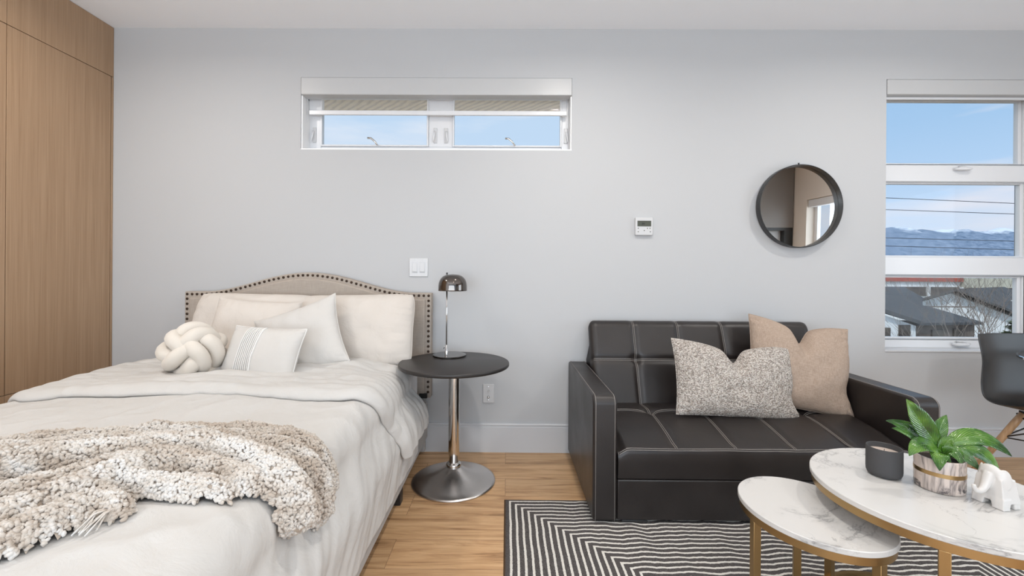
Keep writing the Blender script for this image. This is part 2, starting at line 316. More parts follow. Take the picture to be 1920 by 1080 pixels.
# ---------------------------------------------------------------- mesh helpers
class MB:
    def __init__(s): s.v=[]; s.f=[]; s.uv=None
    def add(s,vs,fs):
        k=len(s.v); s.v.extend([tuple(v) for v in vs]); s.f.extend([tuple(i+k for i in f) for f in fs]); return s
    def box(s,x0,x1,y0,y1,z0,z1):
        vs=[(x0,y0,z0),(x1,y0,z0),(x1,y1,z0),(x0,y1,z0),(x0,y0,z1),(x1,y0,z1),(x1,y1,z1),(x0,y1,z1)]
        return s.add(vs,[(0,3,2,1),(4,5,6,7),(0,1,5,4),(1,2,6,5),(2,3,7,6),(3,0,4,7)])
    def hexa(s,q0,q1):   # two quads, corresponding corners
        return s.add(list(q0)+list(q1),[(3,2,1,0),(4,5,6,7),(0,1,5,4),(1,2,6,5),(2,3,7,6),(3,0,4,7)])
    def tube(s,path,r,n=8,caps=True):
        path=[Vector(p) for p in path]; m=len(path); rr=r if isinstance(r,(list,tuple)) else [r]*m
        t0=(path[1]-path[0]).normalized(); ref=Vector((0,0,1)) if abs(t0.z)<.9 else Vector((1,0,0))
        nrm=(ref-t0*ref.dot(t0)).normalized(); vs=[]
        for i,p in enumerate(path):
            t=(path[min(i+1,m-1)]-path[max(i-1,0)]).normalized()
            nrm=(nrm-t*nrm.dot(t)).normalized(); b=t.cross(nrm)
            for j in range(n):
                a=2*PI*j/n; vs.append(p+(nrm*math.cos(a)+b*math.sin(a))*rr[i])
        fs=[(i*n+j,i*n+(j+1)%n,(i+1)*n+(j+1)%n,(i+1)*n+j) for i in range(m-1) for j in range(n)]
        if caps: fs+= [tuple(range(n-1,-1,-1)),tuple((m-1)*n+j for j in range(n))]
        return s.add(vs,fs)
    def loop_tube(s,path,r,n=10):
        path=[Vector(p) for p in path]; m=len(path); vs=[]; 
        t=(path[1]-path[-1]).normalized(); ref=Vector((0,0,1)) if abs(t.z)<.9 else Vector((1,0,0)); nrm=(ref-t*ref.dot(t)).normalized(); fr=[]
        for i in range(m+1):
            t=(path[(i+1)%m]-path[i-1 if i<=m-1 else (i-1)%m]).normalized() if i<m else fr[0][0]
            nrm=(nrm-t*nrm.dot(t)).normalized(); fr.append((t,nrm.copy()))
        a0=math.atan2(fr[-1][1].dot(fr[0][0].cross(fr[0][1])),fr[-1][1].dot(fr[0][1]))
        for i in range(m):
            t,nn=fr[i]; b=t.cross(nn); tw=-a0*i/m
            for j in range(n):
                a=2*PI*j/n+tw; vs.append(path[i]+(nn*math.cos(a)+b*math.sin(a))*r)
        fs=[(i*n+j,i*n+(j+1)%n,((i+1)%m)*n+(j+1)%n,((i+1)%m)*n+j) for i in range(m) for j in range(n)]
        return s.add(vs,fs)
    def lathe(s,prof,n=48,cx=0,cy=0,sx=1,sy=1,rot=0):   # prof: (r,z) bottom -> top or closed outline
        vs=[];k=len(prof)
        for r,z in prof:
            for j in range(n):
                a=2*PI*j/n; x=r*math.cos(a)*sx; y=r*math.sin(a)*sy
                vs.append((cx+x*math.cos(rot)-y*math.sin(rot),cy+x*math.sin(rot)+y*math.cos(rot),z))
        fs=[(i*n+j,i*n+(j+1)%n,(i+1)*n+(j+1)%n,(i+1)*n+j) for i in range(k-1) for j in range(n)]
        fs+=[tuple(range(n-1,-1,-1)),tuple((k-1)*n+j for j in range(n))]
        return s.add(vs,fs)
    def prism(s,poly,y0,y1,axis='Y'):   # poly in the other two axes
        m=len(poly)
        if axis=='Y': a=[(p[0],y0,p[1]) for p in poly]; b=[(p[0],y1,p[1]) for p in poly]
        elif axis=='X': a=[(y0,p[0],p[1]) for p in poly]; b=[(y1,p[0],p[1]) for p in poly]
        else: a=[(p[0],p[1],y0) for p in poly]; b=[(p[0],p[1],y1) for p in poly]
        return s.add(a+b,[tuple(range(m-1,-1,-1)),tuple(range(m,2*m))]+[(i,(i+1)%m,m+(i+1)%m,m+i) for i in range(m)])
    def build(s,name,mat,parent=None,smooth=False,bevel=0,bseg=2,sub=0,loc=None,rot=None,angle=None,mods=None):
        me=bpy.data.meshes.new(name); me.from_pydata(s.v,[],s.f); me.update()
        bm=bmesh.new(); bm.from_mesh(me); bmesh.ops.recalc_face_normals(bm,faces=bm.faces); bm.to_mesh(me); bm.free()
        me.materials.append(MATS[mat] if isinstance(mat,str) else mat)
        o=bpy.data.objects.new(name,me); C.objects.link(o)
        if parent: o.parent=parent
        if loc: o.location=loc
        if rot: o.rotation_euler=rot
        if bevel:
            b=o.modifiers.new('bevel','BEVEL'); b.width=bevel; b.segments=bseg; b.limit_method='ANGLE'; b.angle_limit=math.radians(35); b.harden_normals=False
        if sub:
            b=o.modifiers.new('subsurf','SUBSURF'); b.levels=sub; b.render_levels=sub
        if smooth:
            for p in me.polygons: p.use_smooth=True
        if angle is not None:
            for p in me.polygons: p.use_smooth=True
            me.set_sharp_from_angle(angle=math.radians(angle))
        if bevel and not smooth and angle is None:
            for p in me.polygons: p.use_smooth=True
            me.set_sharp_from_angle(angle=math.radians(30))
        return o
def tag(o,label=None,cat=None,group=None,kind=None):
    if label: o['label']=label
    if cat: o['category']=cat
    if group: o['group']=group
    if kind: o['kind']=kind
    return o
def thing(name,label,cat,loc=(0,0,0),rotz=0,group=None):
    o=bpy.data.objects.new(name,None); C.objects.link(o); o.location=loc; o.rotation_euler=(0,0,rotz); o.empty_display_size=.05
    return tag(o,label,cat,group)
def B(*a): return MB().box(*a)
def smoothstep(a,b,x):
    t=max(0,min(1,(x-a)/(b-a))); return t*t*(3-2*t)
def fn(x,y,z): return noise.noise(Vector((x,y,z)))

# ---------------------------------------------------------------- room shell
XL,XR,YF,ZC=-3.15,4.45,-5.55,2.70
S=lambda o,label=None: tag(o,label,kind='structure')
S(B(XL-.1,XR+.1,YF-.1,.0,-.1,0).build('floor','oak_floor'),'light oak plank floor')
S(B(XL-.1,XR+.1,YF-.1,.30,ZC,ZC+.12).build('ceiling','ceiling_paint'),'smooth pale grey ceiling')
W1=(-1.327,.410,1.925,2.387); W2=(2.405,3.50,.665,2.387); WT=.24
m=MB()
xs=[XL,W1[0],W1[1],W2[0],W2[1],XR+.1]
m.box(xs[0],xs[1],0,WT,-.1,ZC); m.box(xs[1],xs[2],0,WT,-.1,W1[2]); m.box(xs[1],xs[2],0,WT,W1[3],ZC)
m.box(xs[2],xs[3],0,WT,-.1,ZC); m.box(xs[3],xs[4],0,WT,-.1,W2[2]); m.box(xs[3],xs[4],0,WT,W2[3],ZC); m.box(xs[4],xs[5],0,WT,-.1,ZC)
S(m.build('wall_back','wall_paint'),'pale grey painted wall behind bed and sofa')
S(B(XL-.1,XL,YF,.24,-.1,ZC).build('wall_left','wall_paint_bounce'))
m=MB(); m.box(XR,XR+.2,-1.25,0,-.1,ZC); m.box(XR,XR+.2,-3.65,-1.25,-.1,.45); m.box(XR,XR+.2,-3.65,-1.25,2.15,ZC); m.box(XR,XR+.2,YF,-3.65,-.1,ZC)
S(m.build('wall_right','greige_paint'))
m=MB(); m.box(XL,-2.7,YF-.1,YF,-.1,ZC); m.box(2.9,XR,YF-.1,YF,-.1,ZC); m.box(-2.7,2.9,YF-.1,YF,2.36,ZC)
S(m.build('wall_front','wall_paint_bounce'))
# unseen front doors, sized for the fill light, and window of the right wall
dfr=MB()
for x in (-2.7,-1.3,.07,1.44,2.84): dfr.box(x,x+.06,YF-.07,YF-.02,.0,2.36)
dfr.box(-2.7,2.9,YF-.07,YF-.02,2.30,2.36); dfr.box(-2.7,2.9,YF-.07,YF-.02,0,.06)
d1=S(dfr.build('door_1','vinyl_white'))
B(-2.64,2.84,YF-.05,YF-.04,.06,2.30).build('glass','window_glass',d1)
m=MB()
for y in (-3.65,-2.50,-1.31): m.box(XR+.12,XR+.17,y,y+.06,.45,2.15)
m.box(XR+.12,XR+.17,-3.65,-1.25,.45,.51); m.box(XR+.12,XR+.17,-3.65,-1.25,2.07,2.15); m.box(XR+.02,XR+.09,-3.64,-1.26,2.04,2.145)
w3=S(m.build('window_3','vinyl_white'))
B(XR+.145,XR+.150,-3.59,-1.31,.51,2.07).build('glass','window_glass',w3)
# baseboard with a grooved cap
prof=[(0,0),(-.016,0),(-.016,.160),(-.012,.163),(-.012,.168),(-.016,.171),(-.016,.176),(-.010,.181),(0,.181)]
S(MB().prism(prof,-2.0,XR,'X').build('baseboard_back','trim_paint'),'tall pale baseboard with a grooved top edge')

# ---------------------------------------------------------------- small high window
YW=.105
fr=MB()
fr.box(-1.327,-1.242,YW,YW+.05,1.925,2.387); fr.box(.357,.410,YW,YW+.05,1.925,2.387)
fr.box(-1.242,.357,YW,YW+.05,1.925,1.975); fr.box(-1.242,.357,YW,YW+.05,2.305,2.387)
fr.box(-.525,-.364,YW,YW+.05,1.975,2.305)
win1=S(fr.build('window_1','vinyl_white',bevel=.004),'small high window of two panes above the bed')
for a,b in ((-1.242,-.525),(-.364,.357)):
    g=MB(); w=.010
    g.box(a,a+w,YW-.012,YW+.02,1.975,2.305); g.box(b-w,b,YW-.012,YW+.02,1.975,2.305); g.box(a+w,b-w,YW-.012,YW+.02,1.975,1.975+w); g.box(a+w,b-w,YW-.012,YW+.02,2.305-w,2.305)
    sash=g.build('sash','vinyl_white',win1,bevel=.002)
    B(a+w,b-w,YW+.004,YW+.009,1.975+w,2.305-w).build('pane','window_glass',sash)
def latch(parent,x,z,fl=1,y=YW):
    m=MB(); m.box(x-.012,x+.012,y-.008,y,z-.055,z+.045)
    p=m.build('latch','white_plastic',parent,bevel=.003)
    MB().tube([(x-fl*.004,y-.010,z+.02),(x-fl*.006,y-.020,z-.01),(x-fl*.012,y-.024,z-.05)],[.006,.006,.004],8).build('lever','vinyl_white',p,smooth=True)
latch(win1,-1.285,2.055); latch(win1,-.480,2.055); latch(win1,-.408,2.055,-1); latch(win1,.385,2.055,-1)
for x0 in (-.91,-.005):
    m=MB().tube([(x0+.055,YW-.03,1.975),(x0+.035,YW-.035,2.002),(x0+.012,YW-.038,2.020),(x0-.010,YW-.038,2.021)],[.006,.006,.0065,.006],8)
    m.build('crank_handle','chrome',win1,smooth=True)
# roller shade in its cassette
sh=thing('window_blind','translucent white roller shade with boxy cassette, lowered a third over the high window','shade',(-.458,0,2.387))
def rel(o,base): 
    o.parent=base; o.matrix_parent_inverse=Matrix.Translation(base.location).inverted(); return o
rel(B(-1.325,.409,-.006,.075,2.275,2.385).build('cassette','cassette_white',bevel=.004),sh)
rel(B(-1.300,.385,.060,.0608,2.195,2.29).build('fabric','shade_fabric'),sh)
rel(B(-1.300,.385,.053,.068,2.168,2.198).build('bottom_rail','vinyl_white',bevel=.004),sh)
for x in (-1.308,.392): rel(MB().tube([(x,.055,2.29),(x,.055,2.12)],.0016,6).build('pull_cord','white_plastic'),sh)
S(B(-2.4,1.4,.24,.80,2.455,2.52).build('trim_1','eave_wood'),'wooden eave soffit outside the high window')
m=MB(); m.box(-1.3268,-1.319,.008,.104,1.932,2.274); m.box(.402,.4098,.008,.104,1.932,2.274); m.box(-1.3268,.4098,.002,.104,1.9252,1.932)  # added boards, their pale colour stands in for daylight on the reveals
S(m.build('trim_3','reveal_daylit'),'thin boards whitened as if daylit, lining the high window')

# ---------------------------------------------------------------- tall right window
fr=MB(); x0,x1=W2[0],W2[1]; y0,y1=YW,YW+.05
fr.box(x0,x1,y0,y1,2.316,2.387); fr.box(x0,x1,y0,y1,1.762,1.870); fr.box(x0,x1,y0,y1,1.147,1.262); fr.box(x0,x1,y0,y1,.665,.715)
for z0,z1 in ((.715,1.147),(1.262,1.762),(1.870,2.316)):
    fr.box(x0,x0+.05,y0,y1,z0,z1); fr.box(3.44,x1,y0,y1,z0,z1)
win2=S(fr.build('window_2','vinyl_white',bevel=.003),'tall window of three stacked panes at the right')
for k,(z0,z1) in enumerate(((.715,1.147),(1.262,1.762),(1.870,2.316))):
    a,b=x0+.05,3.44; w=.030 if k!=1 else .014; d=.022 if k!=1 else .008
    def ring(w0,w1,ya,yb):
        g=MB(); g.box(a+w0,a+w1,ya,yb,z0+.35*w0,z1-.35*w0); g.box(b-w1,b-w0,ya,yb,z0+.35*w0,z1-.35*w0); q=.35; g.box(a+w1,b-w1,ya,yb,z0+q*w0,z0+q*w1); g.box(a+w1,b-w1,ya,yb,z1-q*w1,z1-q*w0); return g
    sash=ring(0,w,y0+.012,y0+.045).build('sash','vinyl_white',win2,bevel=.002)
    bead=ring(w,w+.022,y0+.022,y0+.05).build('glazing_bead','vinyl_white',sash,bevel=.002)
    if k!=1:
        ring(w*.55,w*.72,y0+.006,y0+.013).build('gasket','black_plastic',sash)
    B(a+w,b-w,y0+.034,y0+.039,z0,z1).build('pane','window_glass',sash)
S(B(x0,x1,-.004,.10,.655,.667).build('trim_2','trim_paint',bevel=.003),'white sill of the tall window')
def awning_handle(z,x):
    m=MB(); m.tube([(x-.055,y0-.010,z-.002),(x-.03,y0-.022,z-.004),(x+.03,y0-.024,z-.003),(x+.058,y0-.014,z)],[.006,.012,.011,.004],10)
    h=m.build('crank_handle','vinyl_white',win2,smooth=True)
    MB().tube([(x-.02,y0-.002,z+.010),(x,y0-.016,z+.014),(x+.03,y0-.018,z+.006)],[.009,.007,.004],8).build('crank_hub','white_plastic',h,smooth=True)
awning_handle(1.845,2.99); awning_handle(.695,2.985)
sh2=thing('window_blind','white boxy shade cassette closed at the top of the tall window','shade',(2.95,0,2.387))
rel(B(x0+.003,x1-.003,-.004,.075,2.290,2.385).build('cassette','cassette_white',bevel=.004),sh2)
rel(B(x0+.01,x1-.01,.030,.045,2.272,2.289).build('bottom_rail','vinyl_white',bevel=.003),sh2)

# ---------------------------------------------------------------- ceiling downlights (over and behind the viewer)
for i,(x,y) in enumerate(DOWNLIGHTS):
    names=('near the wardrobe','between bed and sofa','above the coffee tables','behind the foot of the bed','behind the viewer','in front of the tall window')
    t=thing('ceiling_downlight','round recessed white ceiling downlight '+names[i],'downlight',(x,y,ZC),0,'recessed ceiling downlights')
    MB().lathe([(.060,-.004),(.062,-.001),(.050,-.001),(.045,-.0035),(.046,-.004)],32).build('trim_ring','white_plastic',t,smooth=True)
    l=bpy.data.lights.new('downlight_lamp','AREA'); l.shape='DISK'; l.size=.085; l.energy=DL_POWER; l.color=(1.0,.95,.88); l.spread=math.radians(165)
    o=bpy.data.objects.new('downlight_lamp',l); C.objects.link(o); o.parent=t; o.location=(0,0,-.006)

# ---------------------------------------------------------------- wardrobe
wr=thing('wardrobe','full height built-in wardrobe of oak veneer with flat handleless doors','wardrobe',(-2.535,-.9,0))
WX=-2.535
rel(B(XL+.01,WX-.020,-2.30,-.001,.0,2.699).build('body','dark_gap'),wr)
rel(B(WX-.022,WX,-.0145,-.001,.0,2.379).build('filler_strip','oak_veneer',bevel=.001),wr)
ys=[-.0175,-.580,-1.150,-1.720,-2.29]
for a,b in zip(ys[:-1],ys[1:]):
    rel(B(WX-.022,WX,b+.0018,a-.0018,.5035,2.3785).build('door','oak_veneer',bevel=.001),wr)
    rel(B(WX-.022,WX,b+.0012,(a if a<-.02 else 0)-.0012,2.3820,2.698).build('upper_door','oak_veneer',bevel=.001),wr)
    rel(B(WX-.022,WX,b+.0012,(a if a<-.02 else -.015)-.0012,.06,.500).build('drawer_front','oak_veneer',bevel=.001),wr)
rel(B(WX-.05,WX-.03,-2.29,-.001,.0,.06).build('plinth','oak_veneer'),wr)

# ---------------------------------------------------------------- wall fittings
def rocker(cx,cz):
    t=thing('light_switch','white double rocker light switch plate on the wall above the bed corner','light switch',(cx,0,cz))
    B(-.060,.060,-.006,0,-.059,.059).build('wall_plate','white_plastic',t,bevel=.003)
    for dx in (-.024,.024):
        p=B(dx-.018,dx+.018,-.0075,-.004,-.035,.035).build('rocker_frame','trim_paint',t,bevel=.001)
        MB().prism([(-.0085,-.031),(-.0115,-.026),(-.0070,.031),(-.005,.031),(-.005,-.031)],dx-.0145,dx+.0145,'X').build('rocker','white_plastic',p,bevel=.0008)
    for dx in (-.024,.024):
        for dz in (-.048,.048): MB().lathe([(.003,0),(.003,.001),(.001,.0015)],12).build('screw','trim_paint',t,loc=(dx,-.006,dz),rot=(PI/2,0,0))
rocker(-.563,1.172)
ot=thing('wall_outlet','white cable outlet plate low on the wall between side table and sofa','outlet',(-.111,0,.371))
B(-.036,.036,-.006,0,-.060,.060).build('wall_plate','white_plastic',ot,bevel=.003)
for z,r in ((.018,.006),(-.022,.009)):
    p=MB().lathe([(r,0),(r,.003),(r*.6,.010),(r*.3,.011)],20).build('socket','chrome',ot,loc=(0,-.006,z),rot=(PI/2,0,0),smooth=True)
for z in (.042,-.042): MB().lathe([(.003,0),(.003,.001),(.001,.0015)],12).build('screw','chrome',ot,loc=(0,-.006,z),rot=(PI/2,0,0))
th=thing('thermostat','white square wall thermostat with a grey display between window and mirror','thermostat',(.869,0,1.441))
B(-.056,.056,-.020,0,-.057,.057).build('housing','white_plastic',th,bevel=.006,bseg=3)
lc=B(-.043,.043,-.0212,-.019,.0,.036).build('display','lcd',th)
m=MB(); 
for a in ((-.014,-.010,.008,.026),(-.004,.000,.010,.024),(-.014,.0,.0155,.0185)): m.box(a[0],a[1],-.0216,-.0212,a[2],a[3])
m.build('digits','lcd_dark',lc)
for x,z in ((-.038,-.012),(-.038,-.034),(0,-.026),(.038,-.034),(.020,-.012),(.036,-.012)):
    B(x-.0028,x+.0028,-.0208,-.0198,z-.0028,z+.0028).build('button','lcd',th)

# mirror
mir=thing('round_mirror','round wall mirror with a thin black metal rim and top hook','mirror',(1.837,-.0045,1.571)); mir.rotation_euler=(math.radians(.9),0,0)
R0=.260
MB().lathe([(R0-.005,.004),(R0-.001,.004),(R0,.006),(R0,.046),(R0-.001,.047),(R0-.004,.047),(R0-.005,.046),(R0-.005,.004)],96).build('frame','black_metal',mir,rot=(PI/2,0,0),angle=40)
fr_=mir.children[0]
# open ring: drop the two cap faces
bm=bmesh.new(); bm.from_mesh(fr_.data); bmesh.ops.delete(bm,geom=[f for f in bm.faces if len(f.verts)>4],context='FACES'); bm.to_mesh(fr_.data); bm.free()
MB().lathe([(R0-.006,.010),(R0-.006,.013)],96).build('glass','mirror_glass',mir,rot=(PI/2,0,0))
MB().lathe([(R0-.006,.001),(R0-.006,.0095)],96).build('backing','black_metal',mir,rot=(PI/2,0,0))
MB().tube([(-.004,-.02,.259),(-.004,-.02,.270),(-.004,-.02,.274)],[.004,.004,.006],10).build('hook','black_metal',mir,smooth=True)

# things only the mirror shows: grey tall cabinet with a dark niche at the far right corner
kc=thing('tall_grey_cabinet','tall dark grey laminate cabinet with a black-framed niche, seen in the mirror','cabinet',(3.7,-4.3,0))
rel(B(2.95,4.44,-4.80,-3.92,1.76,2.69).build('upper_cabinet','grey_laminate',bevel=.002),kc)
rel(B(2.95,4.44,-4.80,-3.92,.0,.9).build('lower_cabinet','grey_laminate',bevel=.002),kc)
rel(B(2.95,4.31,-4.2,-4.02,.9,1.715).build('niche_back','trim_paint'),kc)
m=MB(); m.box(2.95,4.44,-4.80,-3.925,1.715,1.76); m.box(4.31,4.44,-4.80,-3.925,.9,1.715)
rel(m.build('niche_frame','black_metal'),kc)

# ================================================================ bed
BCX,BA,BR_,BZ=-1.29,.665,.080,.602
def bed_raw(s):
    a=abs(s); sg=1 if s>=0 else -1
    if a<=BA: return Vector((BCX+s,0,BZ+.022*(1-(s/BA)**2))),Vector((0,0,1))
    q=a-BA; L=BR_*PI/2
    if q<=L:
        t=q/BR_; return Vector((BCX+sg*(BA+BR_*math.sin(t)),0,BZ-BR_*(1-math.cos(t)))),Vector((sg*math.sin(t),0,math.cos(t)))
    d=q-L; add=.062 if sg>0 else .045; k=max(0,min(1,d/.17)); sl=add*6*k*(1-k)/.17
    return Vector((BCX+sg*(BA+BR_+add*k*k*(3-2*k)),0,BZ-BR_-d)),Vector((sg,0,sl*.5)).normalized()
def wrinkle(s,y):
    a=abs(s); side=smoothstep(.62,.85,a)
    w=.013*fn(s*2.2,y*2.6,1.3)+.006*fn(s*7,y*5,4.1)+.003*fn(s*16+y*9,y*15,9.4)
    # soft creases on the top, vertical and slanted pulls on the hanging side
    c=1-abs(fn(s*3.1+y*1.4,y*3.0-s,8.8)); w+=.009*(c**9)*(1-side*.85); c2=1-abs(fn(s*4.7-y*2.2,y*4.1+s*1.5,3.3)); w+=.005*(c2**12)*(1-side*.6)
    d=fn((y+s*.55)*9,s*1.3,2.2); w+=side*.005*d+side*.003*fn((y+s*.8)*26,s*3,5.5)+side*.004*(1-abs(fn((y+s*.9)*14,s*2,1.1)))**6
    return w
def bed_point(s,y,off=0.):
    p,n=bed_raw(s); w=wrinkle(s,y); q=p+n*(w+off); q.y=y; return q
bed=thing('bed','bed with upholstered grey linen nailhead headboard and pale side rails','bed',(-1.27,-.1,0))
HX0,HX1=-2.008,-.468; HM=(HX0+HX1)/2
def head_top(x):
    u=abs(x-HM)/(HX1-HM)
    if u>.86: return 1.012
    t=u/.86
    return 1.012+.122*(.5+.5*math.cos(PI*min(1,t*1.0)))**.95
# headboard: camelback outline with a flat nail border and a raised field
n=96; xs_=[HX0+(HX1-HX0)*i/n for i in range(n+1)]
poly=[(x,head_top(x)) for x in xs_]+[(HX1,.36),(HX0,.36)]
hb=MB().prism(poly,-.078,-.012,'Y').build('headboard','headboard_linen',bevel=.006,bseg=3); rel(hb,bed)
ip=[]
b=.036
for x in xs_:
    if HX0+b<=x<=HX1-b: ip.append((x,head_top(x)-b))
ip=[(HX0+b,head_top(HX0+b)-b)]+ip+[(HX1-b,head_top(HX1-b)-b),(HX1-b,.38),(HX0+b,.38)]
pn=MB().prism(ip,-.092,-.070,'Y').build('padded_field','headboard_linen',bevel=.010,bseg=4); 
pn.parent=hb
# nailheads, each a stud of its own
pts=[]; z=.40
while z<1.0-.018: pts.append((HX0+.016,z)); z+=.0315
tops=[(x,head_top(x)-.016) for x in [HX0+.016+(HX1-HX0-.032)*i/1200 for i in range(1201)]]
acc=0; last=tops[0]; pts.append(last); step=.0305
L=sum(math.dist(tops[i],tops[i+1]) for i in range(1200)); step=L/round(L/.0305); tgt=step
for i in range(1200):
    acc+=math.dist(tops[i],tops[i+1])
    if acc>=tgt-1e-6: pts.append(tops[i+1]); tgt+=step
z=tops[-1][1]-.0315
while z>.38: pts.append((HX1-.016,z)); z-=.0315
nail0=MB().lathe([(.0001,0),(.0082,0),(.0080,.0020),(.0060,.0042),(.003,.0052),(.0008,.0055)],12).build('nailhead','bronze_nail',hb,smooth=True,loc=(pts[0][0],-.078,pts[0][1]),rot=(PI/2,0,0))
print('nails',len(pts))
for p in pts[1:]:
    c_=nail0.copy(); C.objects.link(c_); c_.parent=hb; c_.location=(p[0],-.078,p[1])
# rails, foot block and legs
rel(B(-.555,-.483,-2.06,-.085,.120,.345).build('side_rail','rail_fabric',bevel=.012,bseg=3),bed)
rel(B(-2.057,-1.995,-2.06,-.085,.120,.345).build('side_rail','rail_fabric',bevel=.012,bseg=3),bed)
rel(B(-2.045,-.495,-2.12,-2.06,.120,.345).build('foot_rail','rail_fabric',bevel=.012,bseg=3),bed)
for x in (-.56,-1.98): rel(B(x-.055,x+.055,-.070,-.030,.02,.37).build('headboard_post','rail_fabric',bevel=.004),bed)
for x,y in ((-.535,-.62),(-.535,-2.05),(-2.01,-.62),(-2.01,-2.05)):
    rel(B(x-.025,x+.025,y-.025,y+.025,0,.119).build('leg','black_plastic',bevel=.004),bed)
rel(B(-.535,-.487,-.096,-.079,.362,.392).build('bracket','black_metal',bevel=.002),bed)
rel(B(-.545,-.50,-.205,-.135,.346,.352).build('strap','black_plastic',bevel=.002),bed)
# mattress
m=B(-2.0,-.538,-2.04,-.10,.26,.570)
mt=m.build('mattress','sheet',bevel=.045,bseg=5,smooth=True)
tag(mt,'white mattress showing at the headboard corner under the folded duvet','mattress')

# duvet: one draped sheet, with a folded-back band near the pillows
def sheet(s0,s1,ds,y0f,y1f,ny,off,edge=0.0):
    m=MB(); ns=int((s1-s0)/ds)
    for i in range(ns+1):
        s=s0+(s1-s0)*i/ns
        for j in range(ny+1):
            t=j/ny; y=y0f(s)+(y1f(s)-y0f(s))*t
            m.v.append(tuple(bed_point(s,y,off(s,y,t))))
    for i in range(ns):
        for j in range(ny):
            a=i*(ny+1)+j; m.f.append((a,a+1,a+ny+2,a+ny+1))
    return m
SMAX=BA+BR_*PI/2+.335
m=sheet(-SMAX,SMAX,.0125,lambda s:-.46,lambda s:-2.13,134,lambda s,y,t:.004)
# the foot end hangs down too
duv=m.build('duvet','duvet',smooth=True)
md=duv.modifiers.new('thick','SOLIDIFY'); md.thickness=.010; md.offset=1
md=duv.modifiers.new('sub','SUBSURF'); md.levels=1; md.render_levels=1
tag(duv,'cream cotton duvet spread over the bed and hanging down its sides','duvet')
def fold_front(s):
    q=max(0,abs(s)-.60); return -1.03+.20*smoothstep(0,.40,q)+.006*math.sin(s*9)-.012*fn(s*4,1,1) + (.035*smoothstep(.36,.46,q))
def fold_back(s):
    q=max(0,abs(s)-.70); return -.31-.07*smoothstep(-.1,.02,s-.66) if s>0 else -.30
def fold_off(s,y,t):
    ff=fold_front(s); lip=smoothstep(0,.05,abs(ff-y)); q=max(0,abs(s)-.78)
    return .009+.024*math.sqrt(smoothstep(0,.035,abs(ff-y)))-.030*smoothstep(.50,.66,s)*(1-smoothstep(.80,.9,s))*smoothstep(-.80,-.62,y)+.010*fn(s*3.3,y*13,7)*smoothstep(0,.1,abs(ff-y))+.006*fn(s*2,y*26,3)+.018*smoothstep(0,.25,q)*fn((y+s*.3)*11,s*2,9)+.004*smoothstep(.0,.25,q)
SF=BA+BR_*PI/2+.215
m=sheet(-SF,SF,.0125,fold_back,fold_front,56,fold_off)
fb=m.build('folded_band','duvet',duv,smooth=True)
md=fb.modifiers.new('thick','SOLIDIFY'); md.thickness=.018; md.offset=1
md=fb.modifiers.new('sub','SUBSURF'); md.levels=2; md.render_levels=2

# ---------------------------------------------------------------- pillows
def cushion(name,mat,w,h,t,loc,lean=15,yaw=0,roll=0,chop=0,pinch=.06,n=44,wr=.006,seed=0,seam=True,seam_mat=None,rnd=0.,chopw=.16,side=0.,back=1.0):
    def P(u,v,sgn):
        # u,v in -1..1 ; outline pinched inwards between the corners
        x=u*w/2*(1-pinch*(1-v*v)**1.0*abs(u)**3); y=v*h/2*(1-pinch*1.1*(1-u*u)*abs(v)**3)
        if rnd: x*=1-rnd*abs(v)**5; y*=1-rnd*abs(u)**5
        if chop and v>-0.2:
            k=math.exp(-(u/chopw)**2)*0.75+math.exp(-(u/(chopw*3.2))**2)*.38
            y-=chop*k*smoothstep(-.2,1,v)
        if side:
            k=math.exp(-((v+.42)/.28)**2); x-=side*k*smoothstep(.3,1,u)*w*.5
        e=max(0,(1-abs(u)**2.6))*max(0,(1-abs(v)**2.6)); z=t/2*(e**.5)
        if chop: z*=1-.35*math.exp(-(u/(chopw*1.3))**2)*smoothstep(0.1,1,v)
        rad=math.hypot(u,v)
        z+= wr*e**.35*(fn(x*9+seed,y*9,seed)*1.2+fn(x*22,y*22+seed,2.)*.5)
        # gathered puckers running in from the edges
        ed=max(abs(u),abs(v)); z+=wr*.9*smoothstep(.55,.95,ed)*(1-smoothstep(.96,1,ed))*fn((u if abs(v)>abs(u) else v)*11,seed,ed*1.2)
        return (x,y,sgn*(z if sgn>0 else z*back))
    m=MB(); N=n
    for sgn in (1,-1):
        k=len(m.v)
        for i in range(N+1):
            for j in range(N+1):
                u=math.sin((2*i/N-1)*PI/2*.96)/math.sin(PI/2*.96); v=math.sin((2*j/N-1)*PI/2*.96)/math.sin(PI/2*.96)
                m.v.append(P(u,v,sgn))
        for i in range(N):
            for j in range(N):
                a=k+i*(N+1)+j; q=(a,a+1,a+N+2,a+N+1); m.f.append(q if sgn<0 else q[::-1])
    M=Matrix.Translation(loc)@Matrix.Rotation(math.radians(yaw),4,'Z')@Matrix.Rotation(math.radians(90-lean),4,'X')@Matrix.Rotation(math.radians(roll),4,'Z')
    o=m.build(name,mat,smooth=True)
    bm=bmesh.new(); bm.from_mesh(o.data); bmesh.ops.remove_doubles(bm,verts=bm.verts,dist=1e-5); bmesh.ops.recalc_face_normals(bm,faces=bm.faces); bm.to_mesh(o.data); bm.free()
    for p in o.data.polygons: p.use_smooth=True
    md=o.modifiers.new('sub','SUBSURF'); md.levels=1; md.render_levels=1
    o.matrix_world=M
    if seam:
        pth=[]
        for i in range(60): pth.append(P(-1+2*i/60,-1,1))
        for i in range(60): pth.append(P(1,-1+2*i/60,1))
        for i in range(60): pth.append(P(1-2*i/60,1,1))
        for i in range(60): pth.append(P(-1,1-2*i/60,1))
        s=MB().loop_tube([(p[0],p[1],0) for p in pth],.0028,6).build('piping',seam_mat or mat,o,smooth=True)
    return o,P
